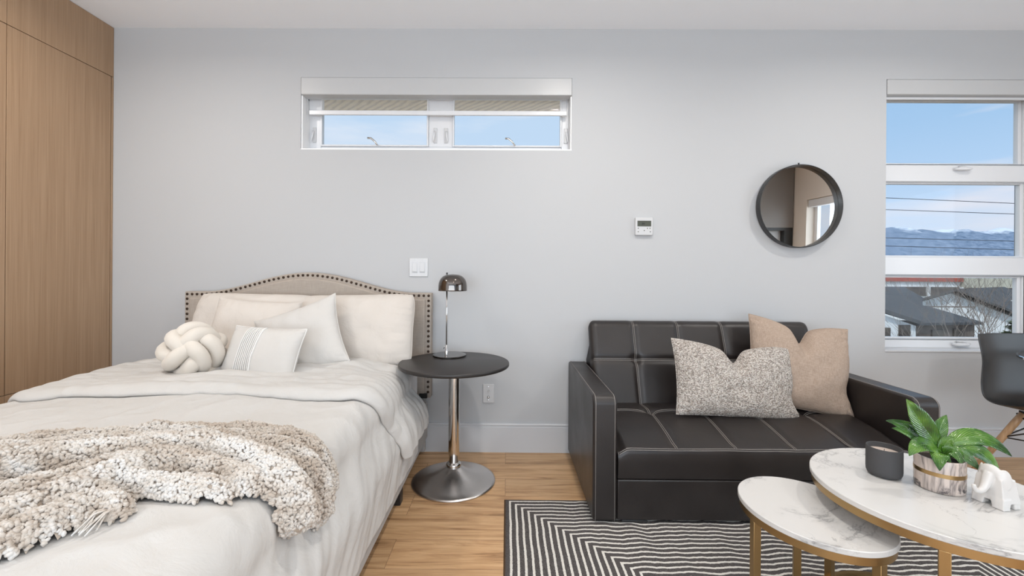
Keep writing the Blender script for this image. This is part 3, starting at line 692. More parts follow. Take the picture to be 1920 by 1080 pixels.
o,_=cushion('bed_pillow','cream_linen',.71,.45,.20,(-1.485,-.250,.797),lean=20,yaw=1,roll=-1,rnd=.07,pinch=.03,seed=1,wr=.010)
tag(o,'large cream bed pillow at the wardrobe side, leaning on the headboard','pillow','large sleeping pillows')
o,_=cushion('bed_pillow','cream_linen',.71,.45,.20,(-.885,-.255,.797),lean=20,yaw=-1,roll=1.5,rnd=.07,pinch=.035,seed=5,wr=.010)
tag(o,'large cream bed pillow at the side table end, leaning on the headboard','pillow','large sleeping pillows')
o,_=cushion('throw_pillow','cream_linen',.46,.42,.13,(-1.405,-.385,.785),lean=22,yaw=4,roll=-4,pinch=.06,seed=9,wr=.008)
tag(o,'square cream cushion half hidden behind the knotted cushion','cushion')
o,_=cushion('throw_pillow','white_cotton',.45,.40,.13,(-1.085,-.475,.775),lean=24,yaw=-3,roll=22,pinch=.09,seed=14,wr=.007)
tag(o,'white cushion tilted on its corner with piped edges, behind the pleated cushion','cushion')
lum,PL=cushion('lumbar_pillow','white_cotton',.395,.272,.13,(-1.172,-.675,.738),lean=24,yaw=-10,roll=-1,pinch=.05,seed=20,wr=.005,seam_mat='stripe_white')
tag(lum,'small white lumbar cushion with a band of vertical pleats','cushion')
m=MB()
for k in range(9):
    u=-.42+k*.052
    m.tube([(lambda p:(p[0],p[1],p[2]+.0022))(PL(u,-.97+1.94*i/60,1)) for i in range(61)],.0030 if k!=8 else .0045,8)
m.build('pleats','stripe_white',lum,smooth=True)['label']='raised white pleats'

# knotted ball cushion: a double strand woven around a ball
def knot():
    m=MB(); Rk,tr=.093,.0335; n=420
    for side in (-1,1):
        pts=[]
        for i in range(n):
            t=2*PI*i/n
            lon=3*t; lat=math.radians(63)*math.cos(4*t)
            def sp(tt,r):
                lo=3*tt; la=math.radians(60)*math.cos(4*tt); return Vector((math.cos(la)*math.cos(lo),math.cos(la)*math.sin(lo),math.sin(la)))*r
            r=Rk+.021*math.cos(8*t+PI/2)
            p=sp(t,1); q=(sp(t+.01,1)-sp(t-.01,1)).normalized(); lt=p.cross(q).normalized()
            dirv=(p+lt*side*.33).normalized(); pts.append(dirv*r)
        m.loop_tube(pts,tr,14)
    return m
kn=knot().build('knot_cushion','knot_velvet',smooth=True,loc=(-1.480,-.700,.752),rot=(math.radians(62),math.radians(-22),math.radians(25)))
tag(kn,'round knotted cushion of thick cream velvet tubes on the bed','cushion')

# ---------------------------------------------------------------- bouclé throw
import numpy as np
RID=[([(-.55,-1.66),(-.3,-1.64),(-.045,-1.59),(.1,-1.525),(.32,-1.46),(.52,-1.425),(.675,-1.46),(.745,-1.485),(.80,-1.49)],.046,.030),
 ([(-.5,-1.76),(-.2,-1.73),(.07,-1.685),(.255,-1.605),(.42,-1.55),(.53,-1.520),(.67,-1.550),(.745,-1.575),(.825,-1.565)],.044,.044),
 ([(-.4,-1.86),(-.1,-1.84),(.17,-1.765),(.275,-1.695),(.41,-1.630),(.52,-1.595),(.65,-1.630),(.715,-1.665),(.775,-1.675)],.044,.056),
 ([(-.3,-1.96),(0,-1.93),(.265,-1.845),(.34,-1.76),(.395,-1.692),(.495,-1.665),(.60,-1.680),(.67,-1.70)],.038,.040),
 ([(-.1,-2.05),(.15,-2.01),(.35,-1.915),(.38,-1.85),(.40,-1.785),(.43,-1.72)],.042,.048),
 ([(.45,-1.75),(.50,-1.755),(.58,-1.752),(.65,-1.745)],.030,.030),
 ([(0,-2.13),(.2,-2.08),(.39,-1.965),(.425,-1.90),(.435,-1.84)],.038,.036),
 ([(.43,-1.80),(.48,-1.825),(.50,-1.84)],.024,.028)]
def seg_dist(P,a,b):
    ab=b-a; t=np.clip(((P-a)@ab)/(ab@ab),0,1); return np.linalg.norm(P-(a+t[:,None]*ab),axis=1)
def throw():
    s0,s1,y0,y1,st=-.62,.93,-2.16,-1.32,.009
    S_=np.arange(s0,s1,st); Y_=np.arange(y0,y1,st); g=np.array([(s,y) for s in S_ for y in Y_])
    H=np.full(len(g),-1.0)
    for pts,w,h in RID:
        d=np.full(len(g),9.)
        for a,b in zip(pts[:-1],pts[1:]): d=np.minimum(d,seg_dist(g,np.array(a),np.array(b)))
        w=w*.96; h=h*1.45
        q=np.where(d<w,h*np.clip(1-(d/w)**2,0,1)**.8,-(d-w)); H=np.maximum(H,q)
    nS,nY=len(S_),len(Y_); H=H.reshape(nS,nY)
    # smooth a little so that the folds melt into one cloth
    for _ in range(1):
        K=H.copy(); K[1:-1,1:-1]=(H[1:-1,1:-1]*2+H[:-2,1:-1]+H[2:,1:-1]+H[1:-1,:-2]+H[1:-1,2:])/6; H=K
    m=MB(); pos={}
    def P(i,j,z):
        s,y=S_[i],Y_[j]; return bed_point(s,y,.017+z)
    idx={}
    inside=H>-.004
    for i in range(nS):
        for j in range(nY):
            if inside[i,j]: idx[i,j]=len(m.v); m.v.append(tuple(P(i,j,max(0,H[i,j])+.004*fn(S_[i]*40,Y_[j]*40,0))))
    for i in range(nS-1):
        for j in range(nY-1):
            q=[(i,j),(i+1,j),(i+1,j+1),(i,j+1)]
            if all(k in idx for k in q): m.f.append(tuple(idx[k] for k in q))
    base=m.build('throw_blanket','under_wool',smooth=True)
    tag(base,'chunky cream bouclé throw blanket bunched across the bed','blanket')
    # curled wool tufts, one mesh: nobody could count them
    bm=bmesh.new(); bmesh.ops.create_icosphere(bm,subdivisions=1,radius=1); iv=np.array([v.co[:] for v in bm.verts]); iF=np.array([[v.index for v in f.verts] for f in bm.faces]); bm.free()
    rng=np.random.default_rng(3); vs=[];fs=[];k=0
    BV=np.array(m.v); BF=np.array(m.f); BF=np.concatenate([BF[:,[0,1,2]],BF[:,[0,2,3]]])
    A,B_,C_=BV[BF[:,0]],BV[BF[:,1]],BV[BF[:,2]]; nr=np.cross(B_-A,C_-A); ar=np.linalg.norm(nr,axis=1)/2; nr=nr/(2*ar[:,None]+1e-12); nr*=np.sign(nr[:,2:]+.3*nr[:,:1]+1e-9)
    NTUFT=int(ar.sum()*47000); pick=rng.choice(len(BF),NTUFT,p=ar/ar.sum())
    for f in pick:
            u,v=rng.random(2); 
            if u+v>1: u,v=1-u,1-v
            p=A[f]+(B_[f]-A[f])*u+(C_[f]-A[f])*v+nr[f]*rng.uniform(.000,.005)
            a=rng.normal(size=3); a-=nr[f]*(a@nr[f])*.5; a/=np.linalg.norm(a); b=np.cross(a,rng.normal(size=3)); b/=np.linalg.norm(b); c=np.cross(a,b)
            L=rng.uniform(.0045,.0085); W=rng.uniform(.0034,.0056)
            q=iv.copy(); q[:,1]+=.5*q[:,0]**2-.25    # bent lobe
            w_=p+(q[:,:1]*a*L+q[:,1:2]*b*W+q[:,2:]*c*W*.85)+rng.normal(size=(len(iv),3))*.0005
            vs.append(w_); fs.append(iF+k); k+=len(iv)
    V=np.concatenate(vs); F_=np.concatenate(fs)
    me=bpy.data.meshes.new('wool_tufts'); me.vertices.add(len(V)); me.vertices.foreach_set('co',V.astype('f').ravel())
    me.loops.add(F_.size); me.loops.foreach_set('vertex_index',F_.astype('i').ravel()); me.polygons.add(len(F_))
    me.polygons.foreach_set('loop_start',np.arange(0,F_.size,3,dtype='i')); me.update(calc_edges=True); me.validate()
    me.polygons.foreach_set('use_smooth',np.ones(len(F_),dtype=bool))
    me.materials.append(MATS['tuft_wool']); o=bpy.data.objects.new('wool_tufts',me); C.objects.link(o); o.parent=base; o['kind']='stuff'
    # loose fringe threads
    m=MB()
    for q in range(9):
        a=bed_point(.50+.01*random.random(),-1.83,.035); e=bed_point(.475+.05*random.random(),-1.875-.04*random.random(),.022)
        mid=(a+e)/2+Vector((random.uniform(-.015,.015),random.uniform(-.01,.01),.012)); m.tube([a,mid,e],.0016,5)
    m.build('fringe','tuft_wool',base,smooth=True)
throw()

# ================================================================ side table and lamp
TX,TY=-.283,-.386
st=thing('side_table','round black-topped side table on a brushed trumpet foot, between bed and sofa','side table',(TX,TY,0))
MB().lathe([(.292,.630),(.297,.632),(.300,.636),(.300,.646),(.298,.650),(.296,.651)],96).build('table_top','tabletop_black',st,angle=40)
MB().lathe([(.05,.622),(.05,.630)],32).build('mounting_plate','black_metal',st,angle=40)
MB().lathe([(.0275,.088),(.0275,.14),(.030,.15),(.030,.622)],40).build('column','chrome',st,angle=40)
MB().lathe([(.036,.078),(.040,.083),(.041,.092),(.037,.100),(.028,.104),(.026,.11)],40).build('collar','chrome',st,smooth=True)
foot=[(.226,.0),(.228,.003),(.227,.007),(.215,.012),(.185,.018),(.150,.026),(.115,.037),(.085,.050),(.062,.064),(.045,.076),(.038,.082)]
t=NT('brushed_steel'); t.set(Base_Color=(.66,.63,.61),Metallic=1.0,Roughness=.30); MATS['brushed_steel']=t.m
MB().lathe(foot,96).build('trumpet_foot','brushed_steel',st,smooth=True)
LX,LY,LZ=-.333,-.218,.652
lp=thing('table_lamp','slim dome lamp with smoked chrome shade on the round side table','lamp',(LX,LY,LZ))
MB().lathe([(.096,0),(.098,.002),(.098,.006),(.096,.008),(.001,.0085)],72).build('base','smoked_chrome',lp,angle=40)
MB().tube([(-.018,0,.006),(-.018,0,.478)],.0042,14).build('stem','chrome',lp,smooth=True)
MB().lathe([(.0085,.008),(.0085,.03),(.0065,.034),(.0065,.060),(.004,.064)],20,cx=-.018).build('stem_socket','chrome',lp,angle=40)
MB().tube([(-.034,0,.040),(-.026,0,.060)],.002,8).build('switch','chrome',lp,smooth=True)
def dome(r,z0,h): return [(r*math.cos(a),z0+h*math.sin(a)**.92) for a in [PI/2*i/16 for i in range(17)]]
shp=[]
sd=dome(.0845,.384,.096); 
# squarish dome: widen the shoulder
sd=[(.0845*(1-(i/20)**3.2)**(1/2.4),.382+.098*(i/20)) for i in range(20)]+[(.004,.480)]
inn=[(max(.003,r-.0015),z-.0012) for r,z in sd][::-1]
sm=MB(); prof_=sd+inn; nn=72
for r,z in prof_:
    for j in range(nn): sm.v.append((.016+r*math.cos(2*PI*j/nn),r*math.sin(2*PI*j/nn),z))
K=len(prof_)
for i in range(K):
    for j in range(nn): sm.f.append((i*nn+j,i*nn+(j+1)%nn,((i+1)%K)*nn+(j+1)%nn,((i+1)%K)*nn+j))
sm.build('shade','smoked_chrome',lp,smooth=True)
MB().lathe([(.002,.470),(.002,.478),(.005,.480),(.0055,.484),(.004,.488)],14,cx=-.018).build('finial','black_metal',lp,smooth=True)

# ================================================================ rug (origin at its back left corner)
rg=MB(); nx,ny=180,110; RW,RH=2.31,1.60
def rz(x,y):
    e=min(x,RW-x,-y if y<0 else 0,RH+y); up=smoothstep(0,.02,e)
    return .0015+.0085*up+(.003*fn(x*3.5,y*2.2,6)*smoothstep(.05,.4,e))
for i in range(nx+1):
    for j in range(ny+1):
        x=RW*i/nx; y=-RH*j/ny; rg.v.append((x,y,rz(x,y)))
for i in range(nx):
    for j in range(ny):
        a=i*(ny+1)+j; rg.f.append((a,a+1,a+ny+2,a+ny+1))
ro=rg.build('area_rug','rug_pile',smooth=True,loc=(-.005,-.579,0))
sd_=ro.modifiers.new('thick','SOLIDIFY'); sd_.thickness=.001; sd_.offset=-1
tag(ro,'charcoal area rug with wavy concentric cream stripes under sofa and coffee tables','rug')

# ================================================================ sofa
SX0,SX1,SY0,SY1=.395,1.955,-.790,-.020; AW=.110
so=thing('sofa','black leather two-seat sofa with pale contrast stitching and square arms','sofa',(1.175,-.4,0))
def stitch(paths,parent,r=.0009,mat='white_stitch',n=5):
    m=MB()
    for p in paths: m.tube(p,r,n)
    return m.build('stitching',mat,parent,smooth=True)
def arm_profile(r=.05,inset=0.):
    z0,z1=.022,.585; y0,y1=SY0,SY1
    p=[(y1-inset,z0),(y0+inset,z0)]
    for i in range(9):
        a=PI+ -PI/2*i/8; p.append((y0+r+(r-inset)*math.cos(a),z1-r+(r-inset)*math.sin(a)))
    p+=[(y1-inset,z1-inset)]
    return p
for xa,xb in ((SX0,SX0+AW),(SX1-AW,SX1)):
    a=MB().prism(arm_profile(.042),xa,xb,'X').build('arm','leather',bevel=.012,bseg=4); rel(a,so)
    ps=[]
    for x in (xa+.012,xb-.012):
        q=[(y,z) for y,z in arm_profile(.042,-.0005)][1:]
        ps.append([(x,y,z) for y,z in q])
    s=stitch(ps,None,.0010); s.parent=a
IX0,IX1=SX0+AW,SX1-AW; IW=IX1-IX0; NP=5; PWD=IW/NP
# seat: domed cushion with a grid of double seams
def seat_z(x,y):
    u=(x-IX0)/IW; v=(y-(-.785))/(.60)      # v 0 front .. 1 back
    z=.350+.060*(math.sin(min(1,v/.62)*PI/2)**.9) -.012*smoothstep(.62,1,v)
    d=min(abs(((u*NP)+.5)%1-.5)*PWD if .5/NP<u<1-.5/NP else 9,9)
    dy=abs(y-(-.435))
    z-=.010*math.exp(-(d/.018)**2)*smoothstep(-.01,.10,v)+.011*math.exp(-(dy/.020)**2)
    z-=.014*math.exp(-(d/.03)**2-(dy/.03)**2)
    e=min(x-IX0,IX1-x); z-=.022*(1-smoothstep(0,.05,e))
    z+=.002*fn(x*7,y*7,3)
    return z
m=MB(); nx,ny=190,70
for i in range(nx+1):
    x=IX0+.003+(IW-.006)*i/nx
    row=[]
    for j in range(ny+1):
        y=-.785+.62*j/ny; row.append((x,y,seat_z(x,y)))
    # rounded front edge then the front face
    ztop=row[0][2]
    front=[(x,-.7885,.214),(x,-.792,.24),(x,-.795,.29),(x,-.794,ztop-.025),(x,-.791,ztop-.008)]
    m.v.extend([(x,-.165,.214),(x,-.76,.212)]+front+row)
cc=7+ny+1
for i in range(nx):
    for j in range(cc-1):
        a=i*cc+j; m.f.append((a,a+1,a+cc+1,a+cc))
m.f.append(tuple(range(cc))); m.f.append(tuple(nx*cc+k for k in range(cc-1,-1,-1)))
for i in range(nx): m.f.append((i*cc+cc-1,i*cc,(i+1)*cc,(i+1)*cc+cc-1))
seat=m.build('seat_cushion','leather',angle=60); rel(seat,so)
ps=[]
for k in range(1,NP):
    for d in (-.0045,.0045):
        x=IX0+PWD*k+d; ps.append([(x,y,seat_z(x,y)+.0012) for y in [-.782+.60*i/60 for i in range(61)]])
for d in (-.0045,.0045):
    for k in range(NP):
        ps.append([(x,-.435+d+.020*math.sin(PI*(i/24)),seat_z(x,-.435+d+.020*math.sin(PI*(i/24)))+.0012) for i,x in [(i,IX0+PWD*k+PWD*i/24) for i in range(25)]])
for d in (0,.007):
    ps.append([(x,-.7915+d*.6,seat_z(x,-.785)-.006+d) for x in [IX0+.01+(IW-.02)*i/80 for i in range(81)]])
s=stitch(ps,None); s.parent=seat
# base panel, rear frame, feet
rel(B(IX0+.002,IX1-.002,-.785,-.740,.024,.208).build('front_panel','leather',bevel=.007,bseg=3),so)
rel(B(IX0+.002,IX1-.002,-.72,-.03,.05,.208).build('frame','black_plastic'),so)
for x in (.53,1.70):
    rel(B(x,x+.115,-.780,-.73,.0115,.023).build('foot','black_plastic',bevel=.002),so)
for x in (.41,1.86):
    rel(B(x,x+.08,-.10,-.05,.0,.021).build('foot','black_plastic',bevel=.002),so)
# backrest: slanted padded panel
BH=.55
def back_pt(u,v,o=0.):
    x=IX0+.000+IW*u
    y=-.305+ (.195)*v; z=.335+.530*v
    nrm=Vector((0,-.938,.345))
    d=abs(((u*NP)+.5)%1-.5)*PWD if .5/NP<u<1-.5/NP else 9
    dv=abs(v-.565)*BH
    e=min(u*IW,(1-u)*IW); et=(1-v)*BH
    q=.0
    q-=.010*math.exp(-(d/.016)**2)+.010*math.exp(-(dv/.016)**2)+.018*math.exp(-(d/.028)**2-(dv/.028)**2)
    q-=.040*(1-math.sqrt(max(0,1-(1-min(1,e/.045))**2)))
    q-=.050*(1-math.sqrt(max(0,1-(1-min(1,et/.05))**2)))
    q+=.002*fn(x*6,z*6,1)
    return Vector((x,y,z))+nrm*(q+o)
def back_outline(u,v):
    # round the top corners of the panel
    p=back_pt(u,v); return p
m=MB(); nx,ny=190,76
def uu(i): 
    t=i/nx; return t
def corner(u,v):
    # squeeze the two top corners into a small radius
    r=.050; x=u*IW; y=v*BH; 
    if y>BH-r:
        k=y-(BH-r); dx=r-math.sqrt(max(0,r*r-k*k)); x=dx+(IW-2*dx)*u
    return x/IW,v
for i in range(nx+1):
    col=[]
    for j in range(ny+1):
        v=j/ny; v=1-(1-v)**1.15
        u,v2=corner(uu(i),v); col.append(back_pt(u,v2))
    top=col[-1]
    m.v.extend([tuple(p) for p in col]+[(top.x,top.y+.03,top.z-.006),(top.x,top.y+.055,top.z-.03),(col[0].x,-.035,.60),(col[0].x,-.035,.3)])
cc=ny+5
for i in range(nx):
    for j in range(cc-1):
        a=i*cc+j; m.f.append((a,a+1,a+cc+1,a+cc))
m.f.append(tuple(range(cc-1,-1,-1))); m.f.append(tuple(nx*cc+k for k in range(cc)))
bk=m.build('backrest','leather',angle=60); rel(bk,so)
ps=[]
for k in range(1,NP):
    for d in (-.0045,.0045):
        u=k/NP+d/IW; ps.append([tuple(back_pt(u,v,.0012)) for v in [.10+.895*i/60 for i in range(61)]])
for d in (-.0045,.0045):
    ps.append([tuple(back_pt(.012+.976*i/160,.565+d/BH,.0012)) for i in range(161)])
s=stitch(ps,None); s.parent=bk

# sofa cushions
o,_=cushion('throw_pillow','beige_weave',.53,.50,.16,(1.625,-.345,.640),lean=20,yaw=-4,roll=-9,chop=.105,pinch=.05,seed=31,chopw=.13,side=.10,wr=.008,n=60)
tag(o,'plain tan woven cushion with a chopped top, at the sofa arm by the window','cushion')
o,_=cushion('throw_pillow','tweed',.655,.395,.15,(1.215,-.445,.580),lean=20,yaw=3,roll=-4.5,chop=.090,pinch=.05,seed=37,chopw=.13,side=.07,wr=.007,n=60)
tag(o,'oblong nubby tweed cushion with a chopped top in front of the tan one','cushion')

# ================================================================ nesting coffee tables
def coffee(name,label,cx,cy,ax,ay,rot,ztop,legs,ring,lw=.023,inset=.012):
    t=thing(name,label,'coffee table',(cx,cy,0),0,None)
    def ell(a,k=0.): 
        x=(ax-k)*math.cos(a); y=(ay-k)*math.sin(a); return (x*math.cos(rot)-y*math.sin(rot),x*math.sin(rot)+y*math.cos(rot))
    n=128; th=.017
    m=MB()
    pr=[(.002,-th),(.0,-th+.002),(0,-.002),(.002,0)]
    for k,z in pr:
        for j in range(n): x,y=ell(2*PI*j/n,k); m.v.append((x,y,ztop+z))
    K=len(pr)
    for i in range(K-1):
        for j in range(n): m.f.append((i*n+j,i*n+(j+1)%n,(i+1)*n+(j+1)%n,(i+1)*n+j))
    m.f.append(tuple(range(n-1,-1,-1))); m.f.append(tuple((K-1)*n+j for j in range(n)))
    m.build('table_top','marble',t,angle=40)
    def band(z0,z1,k0,k1,nm):
        m=MB(); prs=[(k0,z0),(k0,z1),(k1,z1),(k1,z0)]
        for k,z in prs:
            for j in range(n): x,y=ell(2*PI*j/n,k); m.v.append((x,y,z))
        for i in range(4):
            for j in range(n): m.f.append((i*n+j,i*n+(j+1)%n,((i+1)%4)*n+(j+1)%n,((i+1)%4)*n+j))
        return m.build(nm,'brass',t,angle=40)
    band(ztop-th-.024,ztop-th-.0002,.005,.020,'apron_ring')
    for a in legs:
        a=math.radians(a)-rot; x,y=ell(a,.005+lw/2); ph=math.atan2(y,x)
        m=B(-lw/2,lw/2,-lw/2,lw/2,.0115,ztop-th-.024-.0002)
        l=m.build('leg','brass',t,bevel=.0012); l.location=(x,y,0); l.rotation_euler=(0,0,ph)
    if ring: band(.0115,.0330,.006,.020,'floor_ring')
    return t
coffee('coffee_table','taller round marble-look coffee table on a brass frame, holding the potted plant',1.300,-1.410,.308,.308,0,.490,(228,112,350),True)
coffee('coffee_table','lower oval marble-look coffee table on brass legs, empty, tucked beside the taller one',.965,-1.355,.214,.187,math.radians(107),.400,(182,284,62),False)

# candle
CX,CY=1.227,-1.319
ca=thing('candle','scented candle in a charcoal stone cup on the taller coffee table','candle',(CX,CY,.4905))
def vessel(pr,name,mat,par,n=64):
    m=MB(); K=len(pr)
    for r,z in pr:
        for j in range(n): m.v.append((r*math.cos(2*PI*j/n),r*math.sin(2*PI*j/n),z))
    for i in range(K-1):
        for j in range(n): m.f.append((i*n+j,i*n+(j+1)%n,(i+1)*n+(j+1)%n,(i+1)*n+j))
    m.f.append(tuple(range(n-1,-1,-1))); m.f.append(tuple((K-1)*n+j for j in range(n)))
    return m.build(name,mat,par,smooth=True)
vessel([(.030,0),(.037,.001),(.0425,.005),(.0455,.013),(.0462,.022),(.0462,.090),(.0455,.092),(.0440,.092),(.0432,.090),(.0430,.070),(.020,.070)],'cup','candle_stone',ca)
MB().lathe([(.0428,.0705),(.0428,.0755),(.001,.077)],48).build('wax','wax',ca,angle=40)
MB().tube([(0,0,.076),(.0005,0,.084)],.0009,6).build('wick','black_plastic',ca)

# planter with a leafy plant
PX_,PY_=1.324,-1.398
pp=thing('potted_plant','broad-leaved green plant in a marbled pot with a gold band','potted plant',(PX_,PY_,.4905))
pot=vessel([(.050,0),(.0545,.001),(.0565,.004),(.0572,.010),(.0572,.096),(.0565,.098),(.0530,.098),(.0522,.096),(.0515,.078),(.020,.078)],'pot','pot_glaze',pp)
m=MB(); K=4; n=72
prb=[(.0573,.049),(.0578,.0495),(.0578,.0605),(.0573,.061)]
for r,z in prb:
    for j in range(n): m.v.append((r*math.cos(2*PI*j/n),r*math.sin(2*PI*j/n),z))
for i in range(4):
    for j in range(n): m.f.append((i*n+j,i*n+(j+1)%n,((i+1)%4)*n+(j+1)%n,((i+1)%4)*n+j))
m.build('gold_band','brass',pot,angle=40)
MB().lathe([(.0512,.079),(.0512,.086),(.03,.089),(.001,.090)],40).build('soil','soil',pp,smooth=True)
def leaf(base,ctl,tip,wid,up=(0,0,1),fold=.35,stem=None,wav=.004,seed=0,wpos=.42,curl=0):
    base,ctl,tip=Vector(base),Vector(ctl),Vector(tip); n,k=22,8; m=MB(); uv=[]
    up=Vector(up)
    for i in range(n+1):
        t=i/n; p=base*(1-t)**2+ctl*2*t*(1-t)+tip*t*t; d=((ctl-base)*(1-t)+(tip-ctl)*t).normalized()
        side=d.cross(up).normalized(); nn=side.cross(d).normalized()
        a=t**(.75); w=wid*max(0,math.sin(PI*min(1,t**(math.log(.5)/math.log(wpos)))))**.85*(1 if t<.97 else .6)+.0006
        w*=1.0
        for j in range(-k,k+1):
            q=j/k; off=side*(w*q)+nn*(abs(q)*w*fold-abs(q)**2*w*fold*.55+curl*w*q*q+wav*fn(t*5+seed,q*2,seed)*abs(q))
            m.v.append(tuple(p+off)); uv.append((q,t))
    c=2*k+1
    for i in range(n):
        for j in range(c-1):
            a=i*c+j; m.f.append((a,a+1,a+c+1,a+c))
    o=m.build('leaf','leaf_green',pp,smooth=True)
    ul=o.data.uv_layers.new(name='UVMap')
    for lp_ in o.data.loops: ul.data[lp_.index].uv=uv[lp_.vertex_index]
    s=o.modifiers.new('thick','SOLIDIFY'); s.thickness=.0006
    if stem:
        st_=Vector(stem); MB().tube([st_,st_*.5+base*.5+Vector((0,0,.004)),base],[.0026,.0022,.0018],8).build('stalk','stem_green',o,smooth=True)
# local frame: x right, y into the room depth, z up, origin at the pot base
LV=[ # base, control, tip, half width, up hint, fold
 ((.004,.0,.118),(-.050,.010,.190),(-.098,.004,.268),.030,(.55,-.75,.25),.30),
 ((-.006,.004,.118),(-.060,.020,.178),(-.145,.020,.196),.020,(0,-.6,.8),.30),
 ((-.006,.0,.112),(-.070,.012,.160),(-.140,.005,.178),.016,(.1,-.3,1),.35),
 ((-.010,-.008,.110),(-.075,-.020,.168),(-.124,-.034,.110),.021,(0,-.45,1),.25),
 ((.008,.010,.120),(.020,.028,.170),(.052,.030,.212),.016,(-.5,-.8,.2),.3),
 ((.010,-.002,.120),(.085,-.012,.208),(.160,-.050,.118),.022,(0,-.65,.8),.22),
 ((.012,-.008,.112),(.075,-.030,.170),(.115,-.060,.072),.021,(0,-.6,.9),.25),
 ((.012,-.002,.108),(.070,-.004,.150),(.110,-.020,.106),.017,(0,-.4,1),.3),
 ((-.008,-.010,.105),(-.035,-.030,.138),(-.052,-.052,.075),.019,(-.2,-.7,.7),.25),
 ((.004,-.008,.100),(.018,-.025,.150),(.010,-.054,.092),.017,(0,-.8,.6),.25),
 ((.006,-.006,.100),(.032,-.030,.140),(.055,-.060,.080),.017,(0,-.8,.6),.25),
 ((.000,-.004,.104),(.006,-.010,.150),(.026,-.018,.160),.014,(0,-1,.3),.3),
 ((-.004,-.006,.096),(-.020,-.022,.118),(-.018,-.050,.098),.012,(0,-.8,.6),.25),
 ((.010,.004,.100),(.040,.012,.140),(.075,.010,.128),.013,(0,-.6,.8),.3),
]
for i,(b,c,t_,w,u,f) in enumerate(LV):
    u=(Vector(u)*.45+Vector((-.55,-.62,.45))).normalized()
    leaf(b,c,t_,w*1.10,u,f*1.3,stem=(b[0]*.4,b[1]*.4,.086),seed=i*1.7,wpos=.46)

# ================================================================ white elephant figurine
def capsule(m,p0,p1,r0,r1,sq=1.0,n=20,k=9):
    p0,p1=Vector(p0),Vector(p1); pth=[];rr=[]
    d=(p1-p0).normalized()
    for i in range(k): a=-PI/2+PI/2*i/(k-1)*.999; pth.append(p0+d*(r0*math.sin(a))); rr.append(max(.0004,r0*math.cos(a)))
    for i in range(1,k): a=PI/2*i/(k-1)*.999; pth.append(p1+d*(r1*math.sin(a))); rr.append(max(.0004,r1*math.cos(a)))
    m.tube(pth,rr,n)
def ellipsoid(m,c,rx,ry,rz,rot=None):
    bm=bmesh.new(); bmesh.ops.create_uvsphere(bm,u_segments=28,v_segments=18,radius=1)
    M=Matrix.Translation(c)@(rot.to_matrix().to_4x4() if rot else Matrix.Identity(4))@Matrix.Diagonal((rx,ry,rz,1))
    vs=[M@v.co for v in bm.verts]; fs=[tuple(v.index for v in f.verts) for f in bm.faces]; bm.free(); m.add(vs,fs)
m=MB()
# facing -x ; body block, tapering to the top
def frustum(x0,x1,y0,y1,z0,X0,X1,Y0,Y1,z1): m.hexa([(x0,y0,z0),(x1,y0,z0),(x1,y1,z0),(x0,y1,z0)],[(X0,Y0,z1),(X1,Y0,z1),(X1,Y1,z1),(X0,Y1,z1)])
for sy in (-1,1):
    frustum(-.034,-.006,*sorted((sy*.040,sy*.011)),.000,-.031,-.002,*sorted((sy*.039,sy*.006)),.030)
    frustum(.014,.036,*sorted((sy*.038,sy*.011)),.000,.009,.036,*sorted((sy*.037,sy*.006)),.030)
frustum(-.031,.036,-.039,.039,.017,-.027,.028,-.031,.031,.082)
ellipsoid(m,(.004,0,.074),.029,.032,.028)
ellipsoid(m,(-.018,0,.096),.015,.027,.021)
for sy in (-1,1): ellipsoid(m,(-.012,sy*.029,.082),.018,.0055,.030,Euler((sy*.10,0,sy*.5)))
tr=[(-.024,0,.092),(-.032,0,.074),(-.040,0,.057),(-.051,0,.045),(-.064,0,.041),(-.076,0,.045),(-.083,0,.054),(-.085,0,.063)]
m.tube(tr,[.015,.013,.011,.0092,.008,.0072,.0064,.0050],16)
el=m.build('elephant_figurine','ceramic',smooth=True,loc=(1.390,-1.488,.4905),rot=(0,0,math.radians(8))); el.scale=(.86,.93,.97)
r=el.modifiers.new('remesh','REMESH'); r.mode='VOXEL'; r.voxel_size=.0016; r.use_smooth_shade=True
s=el.modifiers.new('smooth','SMOOTH'); s.factor=.6; s.iterations=14
tag(el,'small white ceramic elephant with curled trunk beside the potted plant','figurine')

# ================================================================ chair and dining table at the right edge
ch=thing('dining_chair','black moulded shell chair on beech dowel legs, under the tall window','chair',(2.858,-.50,-.0))
def shell_pt(u,v):
    # v 0 seat front .. 1 back top ; u -1..1 ; chair faces -y
    prof=[(-.235,.425),(-.215,.448),(-.10,.440),(.02,.428),(.10,.438),(.155,.480),(.185,.56),(.205,.68),(.225,.80),(.230,.815)]
    ts=[0,.04,.2,.38,.50,.60,.70,.84,.97,1.0]
    for i in range(9):
        if v<=ts[i+1]+1e-9:
            k=(v-ts[i])/(ts[i+1]-ts[i]); p0=prof[max(0,i-1)];p1=prof[i];p2=prof[i+1];p3=prof[min(9,i+2)]
            cr=lambda a,b,c,d:.5*((2*b)+(-a+c)*k+(2*a-5*b+4*c-d)*k*k+(-a+3*b-3*c+d)*k**3)
            y,z=cr(p0[0],p1[0],p2[0],p3[0]),cr(p0[1],p1[1],p2[1],p3[1]); break
    w=.205+.066*math.exp(-((v-.62)/.24)**2)
    if v>.93: w*=1-.07*((v-.93)/.07)**2.5
    if v<.06: w*=1-.12*((.06-v)/.06)**2
    x=u*w; c=abs(u)**2.6
    seatness=1-smoothstep(.28,.74,v)
    z+=c*.045*seatness*(smoothstep(0,.12,v)*.8+.2); y-=c*.060*(1-seatness)*(1-.45*smoothstep(.8,1,v))
    
    return (x,y,z)
m=MB(); nu,nv=28,56
